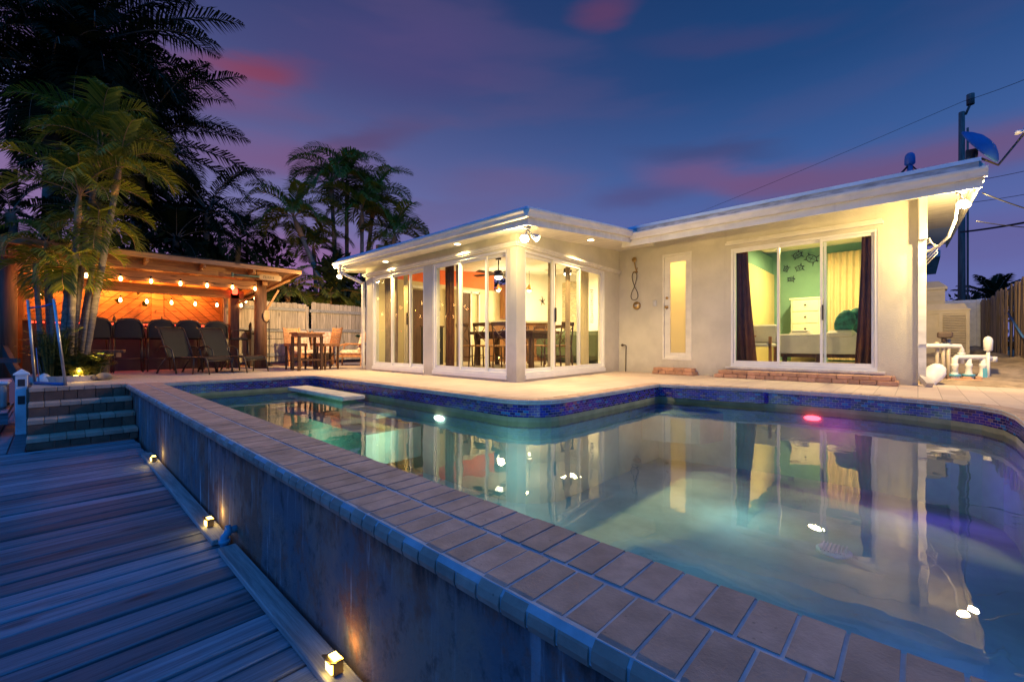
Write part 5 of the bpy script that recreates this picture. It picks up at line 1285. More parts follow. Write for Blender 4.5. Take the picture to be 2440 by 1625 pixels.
def shrub(name, lab, c, rad, n, mat, ls=.12, group=None, seed=0, squash=.8, cat='shrub'):
    rn = random.Random(seed); c = Vector(c); mb = MB()
    r_ = thing(name, lab, cat, (c.x, c.y, c.z), group)
    cl = [(Vector((rn.gauss(0, .5), rn.gauss(0, .5), abs(rn.gauss(.45, .35)) * squash)), rn.uniform(.2, .42)) for _ in range(12)]
    for i in range(n):
        o_, r2 = rn.choice(cl); v = Vector((rn.gauss(0, 1), rn.gauss(0, 1), rn.gauss(0, 1))).normalized() * r2 * rn.uniform(.5, 1.1)
        p = c + (o_ + v) * rad; 
        if p.z < c.z: p.z = c.z + rn.uniform(0, .1)
        d = (v + Vector((rn.gauss(0, .5), rn.gauss(0, .5), rn.gauss(.2, .5)))).normalized(); s_ = d.orthogonal().normalized(); s_ = Matrix.Rotation(rn.uniform(0, 6.28), 3, d) @ s_
        l_ = ls * rn.uniform(.6, 1.3); w = l_ * .22
        mb.add([p, p + d * l_ * .5 + s_ * w, p + d * l_, p + d * l_ * .5 - s_ * w], [(0, 1, 2, 3)])
    mb.build('foliage', g_[mat], r_)
    mb = MB()
    for k in range(5): mb.tube([c, c + Vector((rn.uniform(-.3, .3), rn.uniform(-.3, .3), .6)) * rad], [.03 * rad + .005, .01], 5)
    mb.build('stems', g_['palm_trunk'], r_)
BG = 'bushes behind the fence'
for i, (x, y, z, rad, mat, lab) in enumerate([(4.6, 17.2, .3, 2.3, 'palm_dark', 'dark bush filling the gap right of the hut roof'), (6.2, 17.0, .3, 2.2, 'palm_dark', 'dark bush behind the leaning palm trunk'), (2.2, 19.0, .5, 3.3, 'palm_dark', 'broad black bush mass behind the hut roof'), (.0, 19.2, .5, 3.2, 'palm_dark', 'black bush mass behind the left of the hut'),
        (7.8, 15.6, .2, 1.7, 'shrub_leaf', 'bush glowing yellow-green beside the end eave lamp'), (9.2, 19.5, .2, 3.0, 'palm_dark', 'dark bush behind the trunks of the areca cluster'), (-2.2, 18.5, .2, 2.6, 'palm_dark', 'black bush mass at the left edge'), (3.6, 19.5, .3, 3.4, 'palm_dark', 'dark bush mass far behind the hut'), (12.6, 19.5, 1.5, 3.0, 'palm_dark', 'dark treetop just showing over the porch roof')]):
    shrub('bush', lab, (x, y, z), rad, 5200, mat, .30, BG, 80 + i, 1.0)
shrub('bush', 'low dark bush far away beneath the small palm', (54, -4.2, 0), 3.2, 1200, 'palm_dark', .5, None, 99, .9)

# ------------------------------------------------------------------ wooden fence at the back
bf = thing('back_fence', 'weathered plank fence between the bar hut and the porch', 'fence', (5.5, 13.35, 0))
mb = MB(); x = 3.1
while x < 9.4:
    w = rr.uniform(.125, .15); gate = 5.16 < x < 5.28
    zt = (1.80 + .01 * math.sin(x * 7) if x < 5.2 else 1.86 - .028 * (x - 5.2)) + rr.uniform(-.015, .015)
    if not gate:
        c_ = .02; mb.add([(x, 13.35, .10), (x + w, 13.35, .10), (x + w, 13.35, zt - c_), (x + w - c_, 13.35, zt), (x + c_, 13.35, zt), (x, 13.35, zt - c_)] + [(x, 13.372, .10), (x + w, 13.372, .10), (x + w, 13.372, zt - c_), (x + w - c_, 13.372, zt), (x + c_, 13.372, zt), (x, 13.372, zt - c_)],
               [(0, 1, 2, 3, 4, 5), (11, 10, 9, 8, 7, 6)] + [(i, 6 + i, 6 + (i + 1) % 6, (i + 1) % 6) for i in range(6)])
    x += w + rr.uniform(.002, .008)
mb.build('pickets', g_['fence_wood'], bf)
for (z, a, b_) in ((1.56, 3.1, 5.18), (1.55, 5.3, 7.3), (.95, 3.1, 5.18), (.97, 5.26, 9.3), (.25, 3.1, 9.3), (1.50, 7.35, 9.3)):
    mb = MB(); mb.box((a, 13.31, z), (b_, 13.348, z + .09), 0, .004); o = mb.build('rail', g_['dock_trim'], bf)
mb = MB(); mb.box((5.18, 13.30, 0), (5.27, 13.39, 1.72), 0, .005); mb.build('post', g_['fence_wood'], bf)

# ------------------------------------------------------------------ bar hut
hut = thing('bar_hut', 'open timber bar hut with a shed roof glowing orange inside', 'hut', (1.8, 12.8, 0))
HX0, HX1 = -.72, 4.22
ry = lambda y: 2.40 - .095 * (y - 11.1)
mb = MB(); y = 11.1; k = 0
mb.add([(HX0, 11.08, ry(11.1) + .004), (HX1, 11.08, ry(11.1) + .004), (HX1, 15.4, ry(15.4) + .004), (HX0, 15.4, ry(15.4) + .004), (HX0, 11.08, ry(11.1) + .03), (HX1, 11.08, ry(11.1) + .03), (HX1, 15.4, ry(15.4) + .03), (HX0, 15.4, ry(15.4) + .03)], [(0, 3, 2, 1), (4, 5, 6, 7), (0, 1, 5, 4), (1, 2, 6, 5), (2, 3, 7, 6), (3, 0, 4, 7)])
mb.build('roof', g_['roofing_black'], hut)
mb = MB(); x = HX0
while x < HX1 - .01:
    w = min(.19, HX1 - x); slabv = [(x + .002, 11.12), (x + w - .002, 11.12), (x + w - .002, 15.35), (x + .002, 15.35)]
    mb.add([(a, b_, ry(b_) - .022) for a, b_ in slabv] + [(a, b_, ry(b_)) for a, b_ in slabv], [(0, 3, 2, 1), (4, 5, 6, 7), (0, 1, 5, 4), (1, 2, 6, 5), (2, 3, 7, 6), (3, 0, 4, 7)]); x += w
mb.build('ceiling_boards', g_['hut_wood'], hut)
for nm, a, b_, w, h_ in [('fascia_board', (HX0, 11.095, 2.355), (HX1, 11.095, 2.365), .03, .10), ('fascia_board', (HX1 - .015, 11.12, 2.36), (HX1 - .015, 15.35, 1.955), .03, .10),
        ('header_beam', (HX0, 11.60, 2.235), (3.86, 11.60, 2.245), .07, .19), ('header_beam', (HX0, 11.90, 2.03), (3.66, 11.90, 2.04), .10, .21), ('header_beam', (HX0, 12.75, 1.86), (3.4, 12.75, 1.86), .10, .20), ('header_beam', (3.6, 11.7, 2.12), (3.6, 14.2, 1.93), .09, .16)]:
    mb = MB(); mb.beam(a, b_, w, h_); mb.build(nm, g_['hut_wood'], hut)
for x in (-.6, .35, 1.3, 2.25, 3.2):
    mb = MB(); mb.beam((x, 11.15, 2.31), (x, 15.3, 1.915), .045, .12); mb.build('rafter', g_['hut_wood'], hut)
for x, y, r_, s_ in ((3.56, 11.93, .14, 0), (-.55, 11.93, .13, 0)):
    mb = MB(); mb.tube([(x, y, 0), (x, y, 2.2)], [r_ * 1.02, r_ * .96], 18); mb.build('column', g_['hut_post'], hut)
for x, y in ((3.20, 12.80), (3.30, 14.0), (-.5, 14.0)):
    mb = MB(); mb.box((x - .10, y - .10, 0), (x + .10, y + .10, 2.0), 0, .01); mb.build('column', g_['hut_post'], hut)
for a, b_ in (((3.25, 12.72, 1.62), (3.58, 12.0, 1.88)), ((3.68, 11.95, 1.42), (3.98, 11.95, 1.98)), ((3.64, 11.9, 1.90), (4.1, 11.5, 2.2))):
    mb = MB(); mb.beam(a, b_, .045, .045); mb.build('brace', g_['hut_wood'], hut)
# chevron back wall
mb = MB()
def diag(x0, x1, z0, z1, up, y=14.1):
    w = .155; rng = range(-16, 26)
    for k in rng:
        s0 = k * w * 1.414
        # clip the 45 degree board to the rectangle
        poly = []
        for (u, v) in ((0, 0),): pass
        c_ = [(x0 + s0, z0), (x0 + s0 + w * 1.414 - .016, z0)]
        H = z1 - z0
        pp = [(c_[0][0], z0), (c_[1][0], z0), (c_[1][0] + H, z1), (c_[0][0] + H, z1)]
        def clip(poly, f):
            out = []
            for i in range(len(poly)):
                a, b_ = poly[i], poly[(i + 1) % len(poly)]; fa, fb = f(a), f(b_)
                if fa >= 0: out.append(a)
                if fa * fb < 0: t_ = fa / (fa - fb); out.append((a[0] + (b_[0] - a[0]) * t_, a[1] + (b_[1] - a[1]) * t_))
            return out
        pp = clip(clip(pp, lambda p: p[0] - x0), lambda p: x1 - p[0])
        if len(pp) < 3: continue
        if not up: pp = [(x0 + x1 - p[0], p[1]) for p in pp][::-1]
        n = len(pp); d_ = y + rr.uniform(-.004, .004)
        mb.add([(p[0], d_, p[1]) for p in pp] + [(p[0], d_ + .02, p[1]) for p in pp], [tuple(range(n)), tuple(range(2 * n - 1, n - 1, -1))] + [(i, n + i, n + (i + 1) % n, (i + 1) % n) for i in range(n)])
diag(-.5, 1.72, .0, 2.0, True); diag(1.96, 3.30, .0, 2.0, False)
mb.build('chevron_wall', g_['hut_wood'], hut)
mb = MB(); mb.box((1.72, 14.07, 0), (1.96, 14.13, 2.0), 0, .004); mb.build('wall_post', g_['hut_wood'], hut)
mb = MB(); mb.box((-.6, 14.135, 0), (3.4, 14.16, 2.1)); mb.build('backing', g_['bin_dark'], hut)
mb = MB(); y = 11.95
while y < 14.1: mb.box((-.66, y, 0), (-.63, y + .145, 1.95), 0, .004); y += .15
x = -1.35
while x < -.68: mb.box((x, 12.1, 0), (x + .145, 12.13, 1.75)); x += .15
mb.build('side_wall', g_['fence_wood'], hut)
bar = thing('bar_counter', 'long dark bar counter edged with a glowing red strip under its top', 'bar', (1.5, 13.1, 0))
mb = MB(); mb.box((-.4, 12.78, 1.07), (3.12, 13.35, 1.115), 0, .01); mb.build('bar_top', g_['wood_mid'], bar)
mb = MB(); mb.box((-.4, 13.02, 0), (3.08, 13.10, 1.07)); mb.build('front_panel', g_['bin_dark'], bar)
mb = MB(); xx = -.3
while xx < 3.0: mb.box((xx, 12.985, 1.035), (xx + .05, 13.0, 1.062)); xx += .075
mb.build('light_strip', g_['red_strip'], bar)
light('strip_lamp', 'AREA', (1.4, 12.93, 1.03), 4, (1.0, .04, .02), bar, sx=3.2, sy=.03, target=(1.4, 12.85, 0))
for (px_, lab) in ((.95, 'small bottle standing on the left of the bar'), (1.78, 'dark figurine standing on the middle of the bar'), (2.42, 'small white airplane ornament on the right of the bar')):
    mb = MB()
    if 'air' in lab: mb.tube([(px_ - .06, 13.0, 1.15), (px_ + .06, 13.0, 1.16)], .012, 8); mb.beam((px_, 12.94, 1.155), (px_, 13.06, 1.165), .03, .006); mb.beam((px_ - .05, 13.0, 1.16), (px_ - .07, 13.0, 1.20), .02, .006)
    else: mb.lathe((px_, 13.0, 1.115), [(.028, 0), (.03, .06), (.012, .10), (.010, .14), (0, .142)], 12)
    tag(mb.build('bar_ornament', g_['white_paint'] if 'air' in lab else g_['bronze_metal']), lab, 'ornament')
# string lights
sl_ = thing('string_lights', 'string of warm bulbs hung in two rows under the hut roof', 'string lights', (1.8, 12, 1.9))
row1 = [(-.2, 11.83, 1.93), (.03, 11.83, 1.95), (.46, 11.83, 1.95), (.96, 11.83, 1.94), (1.44, 11.83, 1.94), (1.94, 11.83, 1.94), (2.43, 11.83, 1.945), (2.93, 11.83, 1.95), (3.40, 11.80, 1.96)]
row2 = [(-.16, 12.62, 1.62), (.22, 12.6, 1.61), (.60, 12.6, 1.58), (1.02, 12.6, 1.565), (1.46, 12.6, 1.565), (1.90, 12.6, 1.57), (2.35, 12.6, 1.57), (2.79, 12.6, 1.57)]
oth = [(3.50, 12.9, 1.74), (3.33, 12.67, 1.60), (3.50, 12.15, 1.76)]
for rw_ in (row1, row2, [row1[-1], oth[2], oth[0], oth[1]]):
    mb = MB(); 
    for a, b_ in zip(rw_, rw_[1:]):
        A_, B_ = Vector(a) + Vector((0, 0, .09)), Vector(b_) + Vector((0, 0, .09)); mb.tube([A_.lerp(B_, i / 8) - Vector((0, 0, .05 * 4 * i / 8 * (1 - i / 8))) for i in range(9)], .005, 5, 0, False)
    mb.build('cable', g_['black_metal'], sl_)
for p in row1 + row2 + oth:
    mb = MB(); mb.lathe(p, [(0, -.055), (.018, -.048), (.026, -.025), (.026, 0), (.016, .03), (.012, .04), (0, .041)], 10); bb = mb.build('bulb', g_['bulb'], sl_)
    mb = MB(); mb.tube([Vector(p) + Vector((0, 0, .04)), Vector(p) + Vector((0, 0, .085))], .014, 8); mb.build('socket', g_['black_metal'], bb)
for x in (.1, .9, 1.7, 2.5): light('bar_lamp', 'POINT', (x, 13.70, 1.88), 42, (1.0, .29, .045), hut, .05)
for x in (.5, 1.7, 2.9): light('bar_lamp', 'POINT', (x, 11.45, 1.70), 1.5, (1.0, .36, .10), hut, .05)
mb = MB(); mb.lathe((3.18, 12.62, 1.86), [(.05, 0), (.065, .03), (.065, .12), (.04, .15), (0, .16)], 12); tag(mb.build('red_lantern', g_['red_strip']), 'small glowing red lantern under the hut beam', 'lantern')
# oar, plaque
oar = thing('hanging_oar', 'wooden oar sign with a teal shaft hung under the hut eave', 'sign', (3.4, 11.4, 2.2))
mb = MB(); mb.tube([(2.84, 11.40, 2.185), (3.38, 11.40, 2.20)], .020, 10); mb.box((2.80, 11.38, 2.14), (2.85, 11.42, 2.23), 0, .008); mb.build('shaft', g_['oar_teal'], oar)
mb = MB(); pp = [(3.36, 2.17), (3.42, 2.135), (3.83, 2.135), (3.86, 2.16), (3.86, 2.245), (3.83, 2.265), (3.42, 2.262), (3.36, 2.225)]; n = 8
mb.add([(a, 11.385, b_) for a, b_ in pp] + [(a, 11.41, b_) for a, b_ in pp], [tuple(range(8)), tuple(range(15, 7, -1))] + [(i, n + i, n + (i + 1) % n, (i + 1) % n) for i in range(n)]); bl = mb.build('blade', g_['sign_wood'], oar)
mb = MB()
for k in range(7): mb.box((3.46 + k * .036, 11.378, 2.17), (3.468 + k * .036, 11.384, 2.23)); 
mb.box((3.47, 11.378, 2.222), (3.50, 11.384, 2.23)); mb.box((3.57, 11.378, 2.17), (3.60, 11.384, 2.178)); mb.build('lettering', g_['bin_dark'], bl)
mb = MB(); mb.tube([(3.32, 11.40, 2.2), (3.32, 11.40, 2.34)], .008, 6); mb.build('hook', g_['black_metal'], oar)
mb = MB(); qd = Vector((.5, -.86, 0)).to_track_quat('Z', 'Y').to_matrix(); mb.lathe((3.65, 11.80, 1.30), [(0, -.01), (.09, -.01), (.10, 0), (.09, .012), (0, .013)], 24, 0, qd)
for i, v in enumerate(mb.v): mb.v[i] = Vector((v.x, v.y, 1.30 + (v.z - 1.30) * 1.5))
tag(mb.build('oval_plaque', g_['sign_wood']), 'oval wooden plaque on the round hut column', 'plaque')
tb_ = MB(); tb_.box((3.62, 13.0, 0), (3.98, 13.3, .88), 0, .03); tb_.box((3.58, 12.95, .88), (4.0, 13.3, .95), 0, .02); tb_.box((3.66, 12.985, .70), (3.94, 13.0, .85)); tag(tb_.build('rubbish_bin', g_['bin_dark']), 'dark square rubbish bin behind the round column', 'bin')
hs = thing('plant_stand', 'thin black metal stand with short arms against the fence', 'stand', (4.06, 12.9, 0))
mb = MB(); mb.tube([(4.06, 12.9, 0), (4.06, 12.9, 1.27)], .014, 8); mb.tube([(4.06, 12.9, 1.27), (4.02, 12.9, 1.20), (3.98, 12.9, 1.14)], .02, 6); mb.build('post', g_['black_metal'], hs)
for z, l_ in ((1.0, .34), (.74, .44), (.56, .25)): mb = MB(); mb.tube([(3.92, 12.9, z), (4.06 + l_ - .1, 12.9, z)], .009, 6); mb.build('arm', g_['black_metal'], hs)
mb = MB(); mb.lathe((4.06, 12.9, 0), [(.10, 0), (.10, .015), (.03, .05), (0, .051)], 14); mb.build('foot', g_['black_metal'], hs)

# ------------------------------------------------------------------ bar stools
def stool():
    r_ = thing('bar_stool', 'dark wicker bar stool', 'bar stool', (0, 0, 0))
    mb = MB(); mb.box((-.22, -.20, .70), (.22, .20, .75), 0, .02); mb.build('seat', g_['dark_mesh'], r_)
    mb = MB(); pts = [(-.235, -.22, .72)] + [(.235 * -math.cos(PI * k / 10), -.25, .98 + .15 * math.sin(PI * k / 10)) for k in range(11)] + [(.235, -.22, .72)]
    mb.tube(pts, .016, 8); mb.build('back_frame', g_['bronze_metal'], r_)
    mb = MB(); vs = []; 
    for j in range(6):
        z = .74 + j * .065
        for i in range(9):
            u = -1 + 2 * i / 8; zz = z + (.09 * math.sqrt(max(0, 1 - u * u)) if j == 5 else 0); vs.append((u * .222, -.235 - .03 * (1 - u * u), zz))
    fs = [(j * 9 + i, j * 9 + i + 1, (j + 1) * 9 + i + 1, (j + 1) * 9 + i) for j in range(5) for i in range(8)]
    mb.add(vs, fs); mb.add([(v[0], v[1] + .014, v[2]) for v in vs], [tuple(reversed(f)) for f in fs]); mb.build('backrest', g_['dark_mesh'], r_)
    for x in (-1, 1):
        for y in (-1, 1): mb = MB(); mb.tube([(x * .235, y * .215, 0), (x * .215, y * .19, .71)], .014, 8); mb.build('leg', g_['bronze_metal'], r_)
    mb = MB(); 
    for a, b_ in (((-.23, -.21, .28), (.23, -.21, .28)), ((-.23, .21, .28), (.23, .21, .28)), ((-.23, -.21, .28), (-.23, .21, .28)), ((.23, -.21, .28), (.23, .21, .28))): mb.tube([a, b_], .010, 6)
    mb.build('footrest', g_['bronze_metal'], r_)
    for x in (-1, 1): mb = MB(); mb.tube([(x * .225, -.23, .93), (x * .25, -.05, .95), (x * .25, .14, .92), (x * .22, .17, .74)], .012, 6); mb.build('armrest', g_['bronze_metal'], r_)
    return r_
s0 = stool()
for i, (x, y, a, lab) in enumerate([(.60, 12.45, 4, 'bar stool nearest the palm clump'), (1.13, 12.45, -3, 'bar stool second from the palms'), (1.66, 12.48, 2, 'bar stool third from the palms, half behind a lounger'), (2.17, 12.45, -4, 'bar stool between the two lounger backs'), (2.68, 12.48, 3, 'bar stool at the right end of the bar'), (3.18, 12.30, 78, 'bar stool turned sideways beside the round column')]):
    o = s0 if i == 0 else copy_tree(s0); o.location = (x, y, 0); o.rotation_euler = (0, 0, R(a)); o['label'] = lab; o['group'] = 'bar stools along the counter'

# ------------------------------------------------------------------ loungers
def lounger():
    r_ = thing('sun_lounger', 'dark mesh sun lounger', 'sun lounger', (0, 0, 0))
    def sheet_(prof, w, th=.012):
        mb = MB(); vs = []
        for x, z in prof:
            for k in range(5): vs.append((x, -w + 2 * w * k / 4, z - .018 * (1 - (k / 2 - 1) ** 2)))
        n = len(prof); fs = [(i * 5 + k, (i + 1) * 5 + k, (i + 1) * 5 + k + 1, i * 5 + k + 1) for i in range(n - 1) for k in range(4)]
        mb.add(vs, fs, 0, True); mb.add([(v[0], v[1], v[2] - th) for v in vs], [tuple(reversed(f)) for f in fs], 0, True); return mb
    sheet_([(0, .34), (.2, .33), (.5, .35), (.8, .36), (.95, .35), (1.02, .31)], .27).build('seat_sling', g_['dark_mesh'], r_)
    sheet_([(.0, .34), (-.08, .50), (-.15, .68), (-.22, .86), (-.29, .96), (-.34, .98)], .26).build('back_sling', g_['dark_mesh'], r_)
    for s_ in (-1, 1):
        y = s_ * .29
        mb = MB(); mb.tube([(-.02, y, .34), (.5, y, .345), (.9, y, .355), (1.0, y, .33), (1.04, y, .26), (1.10, y, 0)], .014, 8); mb.build('side_rail', g_['bronze_metal'], r_)
        mb = MB(); mb.tube([(0, y, .33), (-.08, y, .50), (-.15, y, .68), (-.29, y, .96), (-.35, y, .985)], .014, 8); mb.build('back_rail', g_['bronze_metal'], r_)
        mb = MB(); mb.tube([(-.32, y * 1.08, .46), (-.18, y * 1.12, .56), (.02, y * 1.12, .57), (.14, y * 1.12, .50), (.19, y * 1.1, .30), (.24, y * 1.05, 0)], .016, 8); mb.build('armrest', g_['bronze_metal'], r_)
        mb = MB(); mb.tube([(-.06, y, .33), (-.22, y, .16), (-.32, y, 0)], .018, 8); mb.build('leg', g_['bronze_metal'], r_)
        mb = MB(); mb.tube([(.70, y, .35), (.66, y, 0)], .014, 8); mb.build('leg', g_['bronze_metal'], r_)
    mb = MB(); mb.tube([(1.04, -.29, .27), (1.04, .29, .27)], .012, 6); mb.tube([(-.35, -.29, .985), (-.35, .29, .985)], .012, 6); mb.build('crossbar', g_['bronze_metal'], r_)
    return r_
l0 = lounger()
for i, (hx, hy, a, lab) in enumerate([(1.86, 11.26, -60, 'left sun lounger with its back raised in front of the bar'), (2.56, 11.28, -62, 'right sun lounger with its back raised, next to the round column')]):
    o = l0 if i == 0 else copy_tree(l0); o.location = (hx, hy, 0); o.scale = (.94, .94, .97); o.rotation_euler = (0, 0, R(a)); o['label'] = lab; o['group'] = 'sun loungers on the patio'
# ------------------------------------------------------------------ bench, planter, gate
bn = thing('pedestal_bench', 'plank-topped side table on a dark drum base near the palms', 'table', (.62, 10.75, 0))
mb = MB(); mb.obox((.62, 10.75, .475), (.62, .30, .045), (0, 0, R(-10))); mb.build('tabletop', g_['wood_dark'], bn)
mb = MB(); mb.lathe((.60, 10.75, 0), [(.115, 0), (.125, .02), (.125, .42), (.11, .45)], 20); mb.build('base', g_['bin_dark'], bn)
mb = MB(); mb.box((.80, 10.60, .37), (.87, 10.66, .455)); mb.build('bracket', g_['wood_mid'], bn)
pb = thing('planter_bed', 'low round edged planter bed around the palm trunks', 'planter', (.2, 10.3, 0))
mb = MB()
for k in range(22):
    a = PI + PI * 1.25 * k / 21; mb.obox((.22 + .44 * math.cos(a), 10.42 + .52 * math.sin(a), .045), (.115, .06, .10), (0, 0, a + PI / 2))
mb.build('edging', g_['concrete'], pb)
mb = MB(); mb.lathe((.22, 10.42, 0), [(.42, .0), (.42, .06), (.2, .09), (0, .10)], 24); mb.build('earth', g_['soil'], pb)
for i, (x, y, r_, lab) in enumerate([(.60, 10.00, .09, 'rounded rock leaning at the right end of the planter'), (.46, 9.98, .06, 'small dark rock on the planter edge'), (.40, 10.08, .055, 'small grey rock beside the planter light')]):
    mb = MB(); mb.ball((x, y, r_ * .7), r_, 10, (1.3, 1, .8)); 
    for k_, v in enumerate(mb.v): mb.v[k_] = v + Vector((math.sin(v.z * 50), math.sin(v.x * 60), math.cos(v.y * 55))) * .006
    tag(mb.build('rock', g_['rock']), lab, 'rock')
mb = MB(); mb.lathe((-.08, 10.05, 0), [(.13, 0), (.09, .07), (.04, .13), (0, .15)], 9); tag(mb.build('shell_heap', g_['white_paint']), 'small pale heap of shells inside the handrail', 'shells', kind='stuff')
rn = random.Random(4)
def tuft(lab, c, n, h_, spread, mat, grp):
    mb = MB(); c = Vector(c)
    for i in range(n):
        a = rn.uniform(0, 2 * PI); d = Vector((math.cos(a), math.sin(a), 0)); b_ = c + d * rn.uniform(0, spread * .4); hh = h_ * rn.uniform(.5, 1.1); out = spread * rn.uniform(.3, 1.0); s_ = Vector((-d.y, d.x, 0)) * .008
        p1 = b_ + d * out * .4 + Vector((0, 0, hh * .75)); p2 = b_ + d * out + Vector((0, 0, hh * rn.uniform(.6, 1.0)))
        mb.add([b_ - s_, b_ + s_, p1 + s_, p1 - s_, p2], [(0, 1, 2, 3), (3, 2, 4)])
        for q in range(3):
            t_ = .4 + .2 * q; pm = p1.lerp(p2, t_); sd = Vector((-d.y, d.x, 0)); 
            for sg in (-1, 1): mb.add([pm, pm + sd * sg * .05 + d * .02, pm + sd * sg * .03 + d * .04 + Vector((0, 0, .01))], [(0, 1, 2)])
    tag(mb.build('bed_plant', g_[mat]), lab, 'plant', grp)
PG = 'leafy plants in the planter bed'
tuft('tall feathery plant at the left of the planter bed', (.0, 10.25, .08), 170, .85, .32, 'shrub_leaf', PG)
tuft('bushy low plant in the middle of the planter bed', (.25, 10.08, .08), 150, .38, .28, 'shrub_leaf', PG)
tuft('grassy plant at the right of the planter bed by the drum table', (.48, 10.2, .08), 150, .42, .26, 'shrub_leaf', PG)
tuft('yellow-lit fern tuft at the front of the planter bed', (.33, 10.02, .06), 110, .22, .2, 'shrub_leaf', PG)
tuft('thin leafy plant behind the handrail', (.12, 10.5, .08), 110, .65, .25, 'shrub_leaf', PG)
pl2 = thing('planter_light', 'small yellow light at the front of the planter bed', 'garden light', (.27, 9.93, .08))
mb = MB(); mb.lathe((.27, 9.95, .07), [(.03, 0), (.03, .03), (0, .032)], 10); mb.build('lens', g_['dock_lens'], pl2); mb = MB(); mb.lathe((.27, 9.95, .05), [(.035, 0), (.035, .022), (.032, .022)], 10); mb.build('housing', g_['black_metal'], pl2)
light('planter_lamp', 'POINT', (.30, 9.90, .16), 6, (1.0, .60, .12), pl2, .03)
light('planter_uplight', 'SPOT', (.62, 9.70, .12), 260, (1.0, .66, .18), pl2, .04, (.45, 10.7, 3.6), 62, .9)
gt = thing('dock_handrail', 'tall galvanised handrail frame at the head of the brick steps', 'handrail', (0, 9.4, 0))
for a, b_ in (((-.17, 9.75, 0), (-.245, 9.75, 1.27)), ((.14, 9.12, 0), (.02, 9.12, 1.26))):
    mb = MB(); mb.tube([a, b_], .018, 10); mb.build('post', g_['galv'], gt)
mb = MB(); mb.tube([(-.235, 9.75, 1.15), (-.1, 9.45, 1.16), (.03, 9.12, 1.20)], .013, 8); mb.tube([(-.17, 9.75, .02), (.14, 9.12, .02)], .022, 8); mb.tube([(-.13, 9.67, .02), (-.16, 9.67, .55)], .006, 6); mb.build('rail', g_['dish_blue'], gt)
dp = thing('dock_post', 'square white post with a pyramid cap beside the brick steps', 'post', (-.33, 9.5, -.70))
mb = MB(); mb.box((-.36, 9.45, -.70), (-.24, 9.57, .16), 0, .006); mb.build('post', g_['white_paint'], dp)
mb = MB(); mb.add([(-.38, 9.43, .16), (-.22, 9.43, .16), (-.22, 9.59, .16), (-.38, 9.59, .16), (-.38, 9.43, .18), (-.22, 9.43, .18), (-.22, 9.59, .18), (-.38, 9.59, .18), (-.30, 9.51, .25)], [(3, 2, 1, 0), (0, 1, 5, 4), (1, 2, 6, 5), (2, 3, 7, 6), (3, 0, 4, 7), (4, 5, 8), (5, 6, 8), (6, 7, 8), (7, 4, 8)]); mb.build('cap', g_['white_paint'], dp)
mb = MB(); mb.box((-.335, 9.444, .0), (-.265, 9.45, .10)); mb.box((-.335, 9.444, -.26), (-.265, 9.45, -.14)); mb.build('outlet_cover', g_['bin_dark'], dp)
bx = thing('dock_box', 'grey storage box at the left edge beyond the white post', 'box', (-.75, 10.2, -.35))
mb = MB(); mb.box((-1.3, 9.9, -.35), (-.46, 10.5, .0), 0, .03); mb.build('body', g_['concrete'], bx); mb = MB(); mb.box((-1.33, 9.88, .0), (-.43, 10.52, .05), 0, .02); mb.build('lid', g_['white_paint'], bx)
mb = MB(); x = -1.6
while x < -.45: mb.box((x, 9.4, -.42), (x + .14, 11.0, -.36), 0, .006); x += .147
mb.box((-1.6, 9.36, -.52), (-.42, 9.40, -.36)); tag(mb.build('side_platform', g_['dock_wood']), 'small raised plank platform under the grey box', 'platform')
rp = MB(); rp.beam((-1.05, 13.6, 1.55), (-.32, 10.9, -.1), .06, .22); rp.beam((-1.1, 11.2, .35), (-.35, 10.2, .35), .05, .07); rp.beam((-1.2, 10.9, .05), (-.45, 10.0, -.3), .04, .05)
tag(rp.build('boat_ramp_rail', g_['bin_dark']), 'dark slanting timber rail at the left edge below the hut', 'rail')
bl_ = thing('dock_lamp_post', 'small blue glowing lamp at the far left edge', 'lamp', (-1.05, 12.0, 0))
mb = MB(); mb.tube([(-1.0, 12.2, 0), (-1.0, 12.2, 1.9)], .03, 8); mb.build('post', g_['dish_blue'], bl_)
mb = MB(); mb.lathe((-1.0, 12.12, 1.12), [(.05, 0), (.05, .03), (0, .035)], 10); mb.build('lens', g_['blue_glow'], bl_)

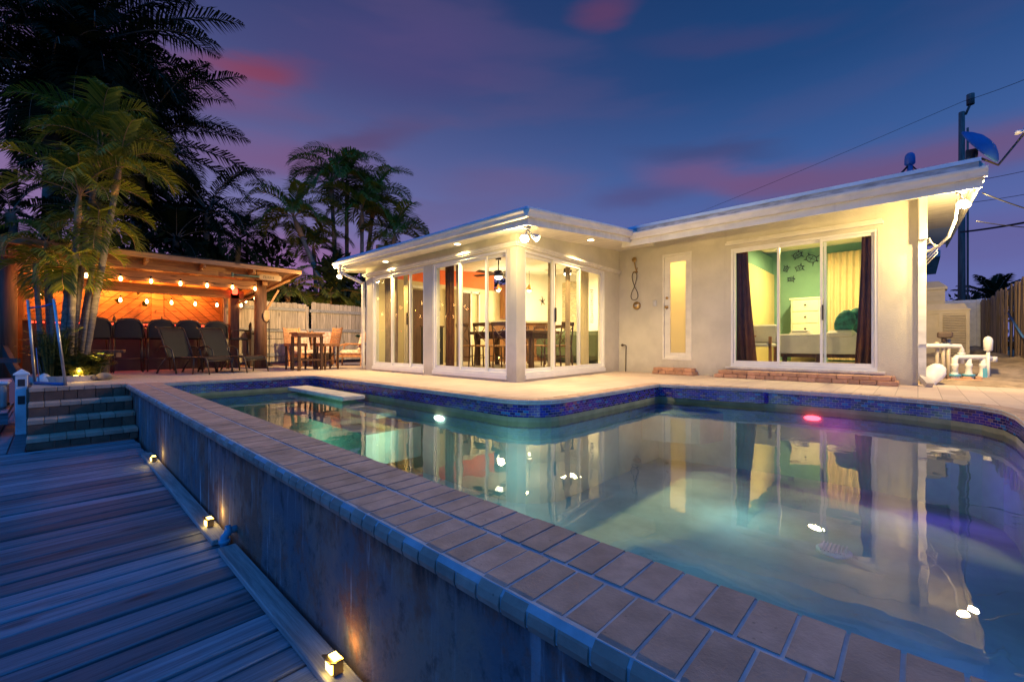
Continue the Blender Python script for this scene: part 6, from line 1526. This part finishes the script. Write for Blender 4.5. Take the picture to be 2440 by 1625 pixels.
# ------------------------------------------------------------------ bar-height table, chairs, armchairs
ht = thing('high_table', 'square dark bar-height patio table in front of the fence', 'table', (4.05, 10.28, 0))
mb = MB(); mb.box((3.74, 10.06, .83), (4.36, 10.56, .87), 0, .006); mb.box((3.78, 10.10, .76), (4.32, 10.52, .83)); mb.build('tabletop', g_['teak'], ht)
for x in (3.77, 4.27):
    for y in (10.09, 10.47): mb = MB(); mb.box((x, y, 0), (x + .055, y + .055, .78)); mb.build('leg', g_['wood_dark'], ht)
mb = MB(); mb.box((3.78, 10.10, .22), (4.32, 10.13, .26)); mb.box((3.78, 10.48, .22), (4.32, 10.51, .26)); mb.build('stretcher', g_['wood_dark'], ht)
def hchair():
    r_ = thing('high_chair', 'slatted wooden bar chair', 'bar chair', (0, 0, 0))
    mb = MB(); mb.box((-.20, -.20, .55), (.20, .20, .62), 0, .01); mb.build('seat', g_['teak'], r_)
    for x, y in ((-.18, -.18), (-.18, .14), (.15, -.18), (.15, .14)): mb = MB(); mb.box((x, y, 0), (x + .035, y + .035, .56)); mb.build('leg', g_['wood_dark'], r_)
    mb = MB()
    for y in (-.19, .17): mb.beam((.17, y + .01, .55), (.27, y + .01, 1.0), .03, .03)
    for k in range(6): z = .63 + k * .065; mb.obox((.195 + k * .0145, 0, z), (.014, .36, .055), (0, R(12), 0))
    mb.build('backrest', g_['teak'], r_)
    mb = MB(); 
    for y in (-.165, .16): mb.box((-.17, y - .01, .2), (.17, y + .01, .225))
    mb.box((-.17, -.165, .24), (-.15, .16, .265)); mb.build('stretcher', g_['wood_dark'], r_)
    return r_
h0 = hchair()
for i, (x, y, a, lab) in enumerate([(4.52, 10.30, 8, 'bar chair right of the high table with its slatted back turned to the porch'), (4.0, 10.86, 90, 'bar chair behind the high table with a pale back'), (3.98, 9.98, -90, 'low-backed chair pushed under the near side of the high table')]):
    if i == 2: continue
    o = h0 if i == 0 else copy_tree(h0); o.location = (x, y, 0); o.rotation_euler = (0, 0, R(a)); o['label'] = lab; o['group'] = 'bar chairs at the high table'
def armchair():
    r_ = thing('patio_armchair', 'wooden patio armchair with thick cushions', 'armchair', (0, 0, 0))
    mb = MB(); mb.box((-.30, -.28, .30), (.26, .28, .44), 0, .05); mb.build('seat_cushion', g_['cushion'], r_)
    mb = MB(); mb.box((-.06, -.27, -.29), (.06, .27, .29), 0, .045); mb.xform(Matrix.Translation((.27, 0, .68)) @ Matrix.Rotation(R(14), 4, 'Y')); mb.build('back_cushion', g_['cushion'], r_)
    mb = MB()
    for y in (-.30, .30): mb.beam((.27, y, .0), (.30, y, .36), .04, .04); mb.beam((.29, y, .34), (.43, y, .98), .04, .035)
    for k in range(5): mb.beam((.34 + k * .027, -.30, .45 + k * .12), (.34 + k * .027, .30, .45 + k * .12), .018, .035)
    mb.build('back_frame', g_['teak'], r_)
    for y in (-.33, .33):
        mb = MB(); mb.tube([(-.36, y, 0), (-.34, y, .3), (-.30, y, .55), (-.1, y, .61), (.30, y, .58)], .022, 8); mb.build('armrest', g_['teak'], r_)
    mb = MB(); mb.box((-.32, -.30, .24), (.28, .30, .30)); mb.build('seat_frame', g_['teak'], r_)
    return r_
a0 = armchair()
for i, (x, y, a, lab) in enumerate([(5.78, 11.55, -38, 'patio armchair near the porch, its ladder back and bright cushions facing the pool'), (4.75, 12.2, 100, 'patio armchair with flowered cushions behind the high table'), (5.3, 12.5, 60, 'patio armchair by the fence half hidden by the other furniture')]):
    o = a0 if i == 0 else copy_tree(a0); o.location = (x, y, 0); o.rotation_euler = (0, 0, R(a)); o['label'] = lab; o['group'] = 'patio armchairs by the fence'
fp = MB(); fp.lathe((4.95, 11.6, 0), [(.12, 0), (.10, .1), (.30, .34), (.32, .36), (0, .37)], 20); tag(fp.build('coffee_table', g_['bin_dark']), 'low dark round table between the armchairs', 'table')
light('bar_lamp', 'POINT', (.05, 11.7, 1.85), 9, (1.0, .36, .10), hut, .05)
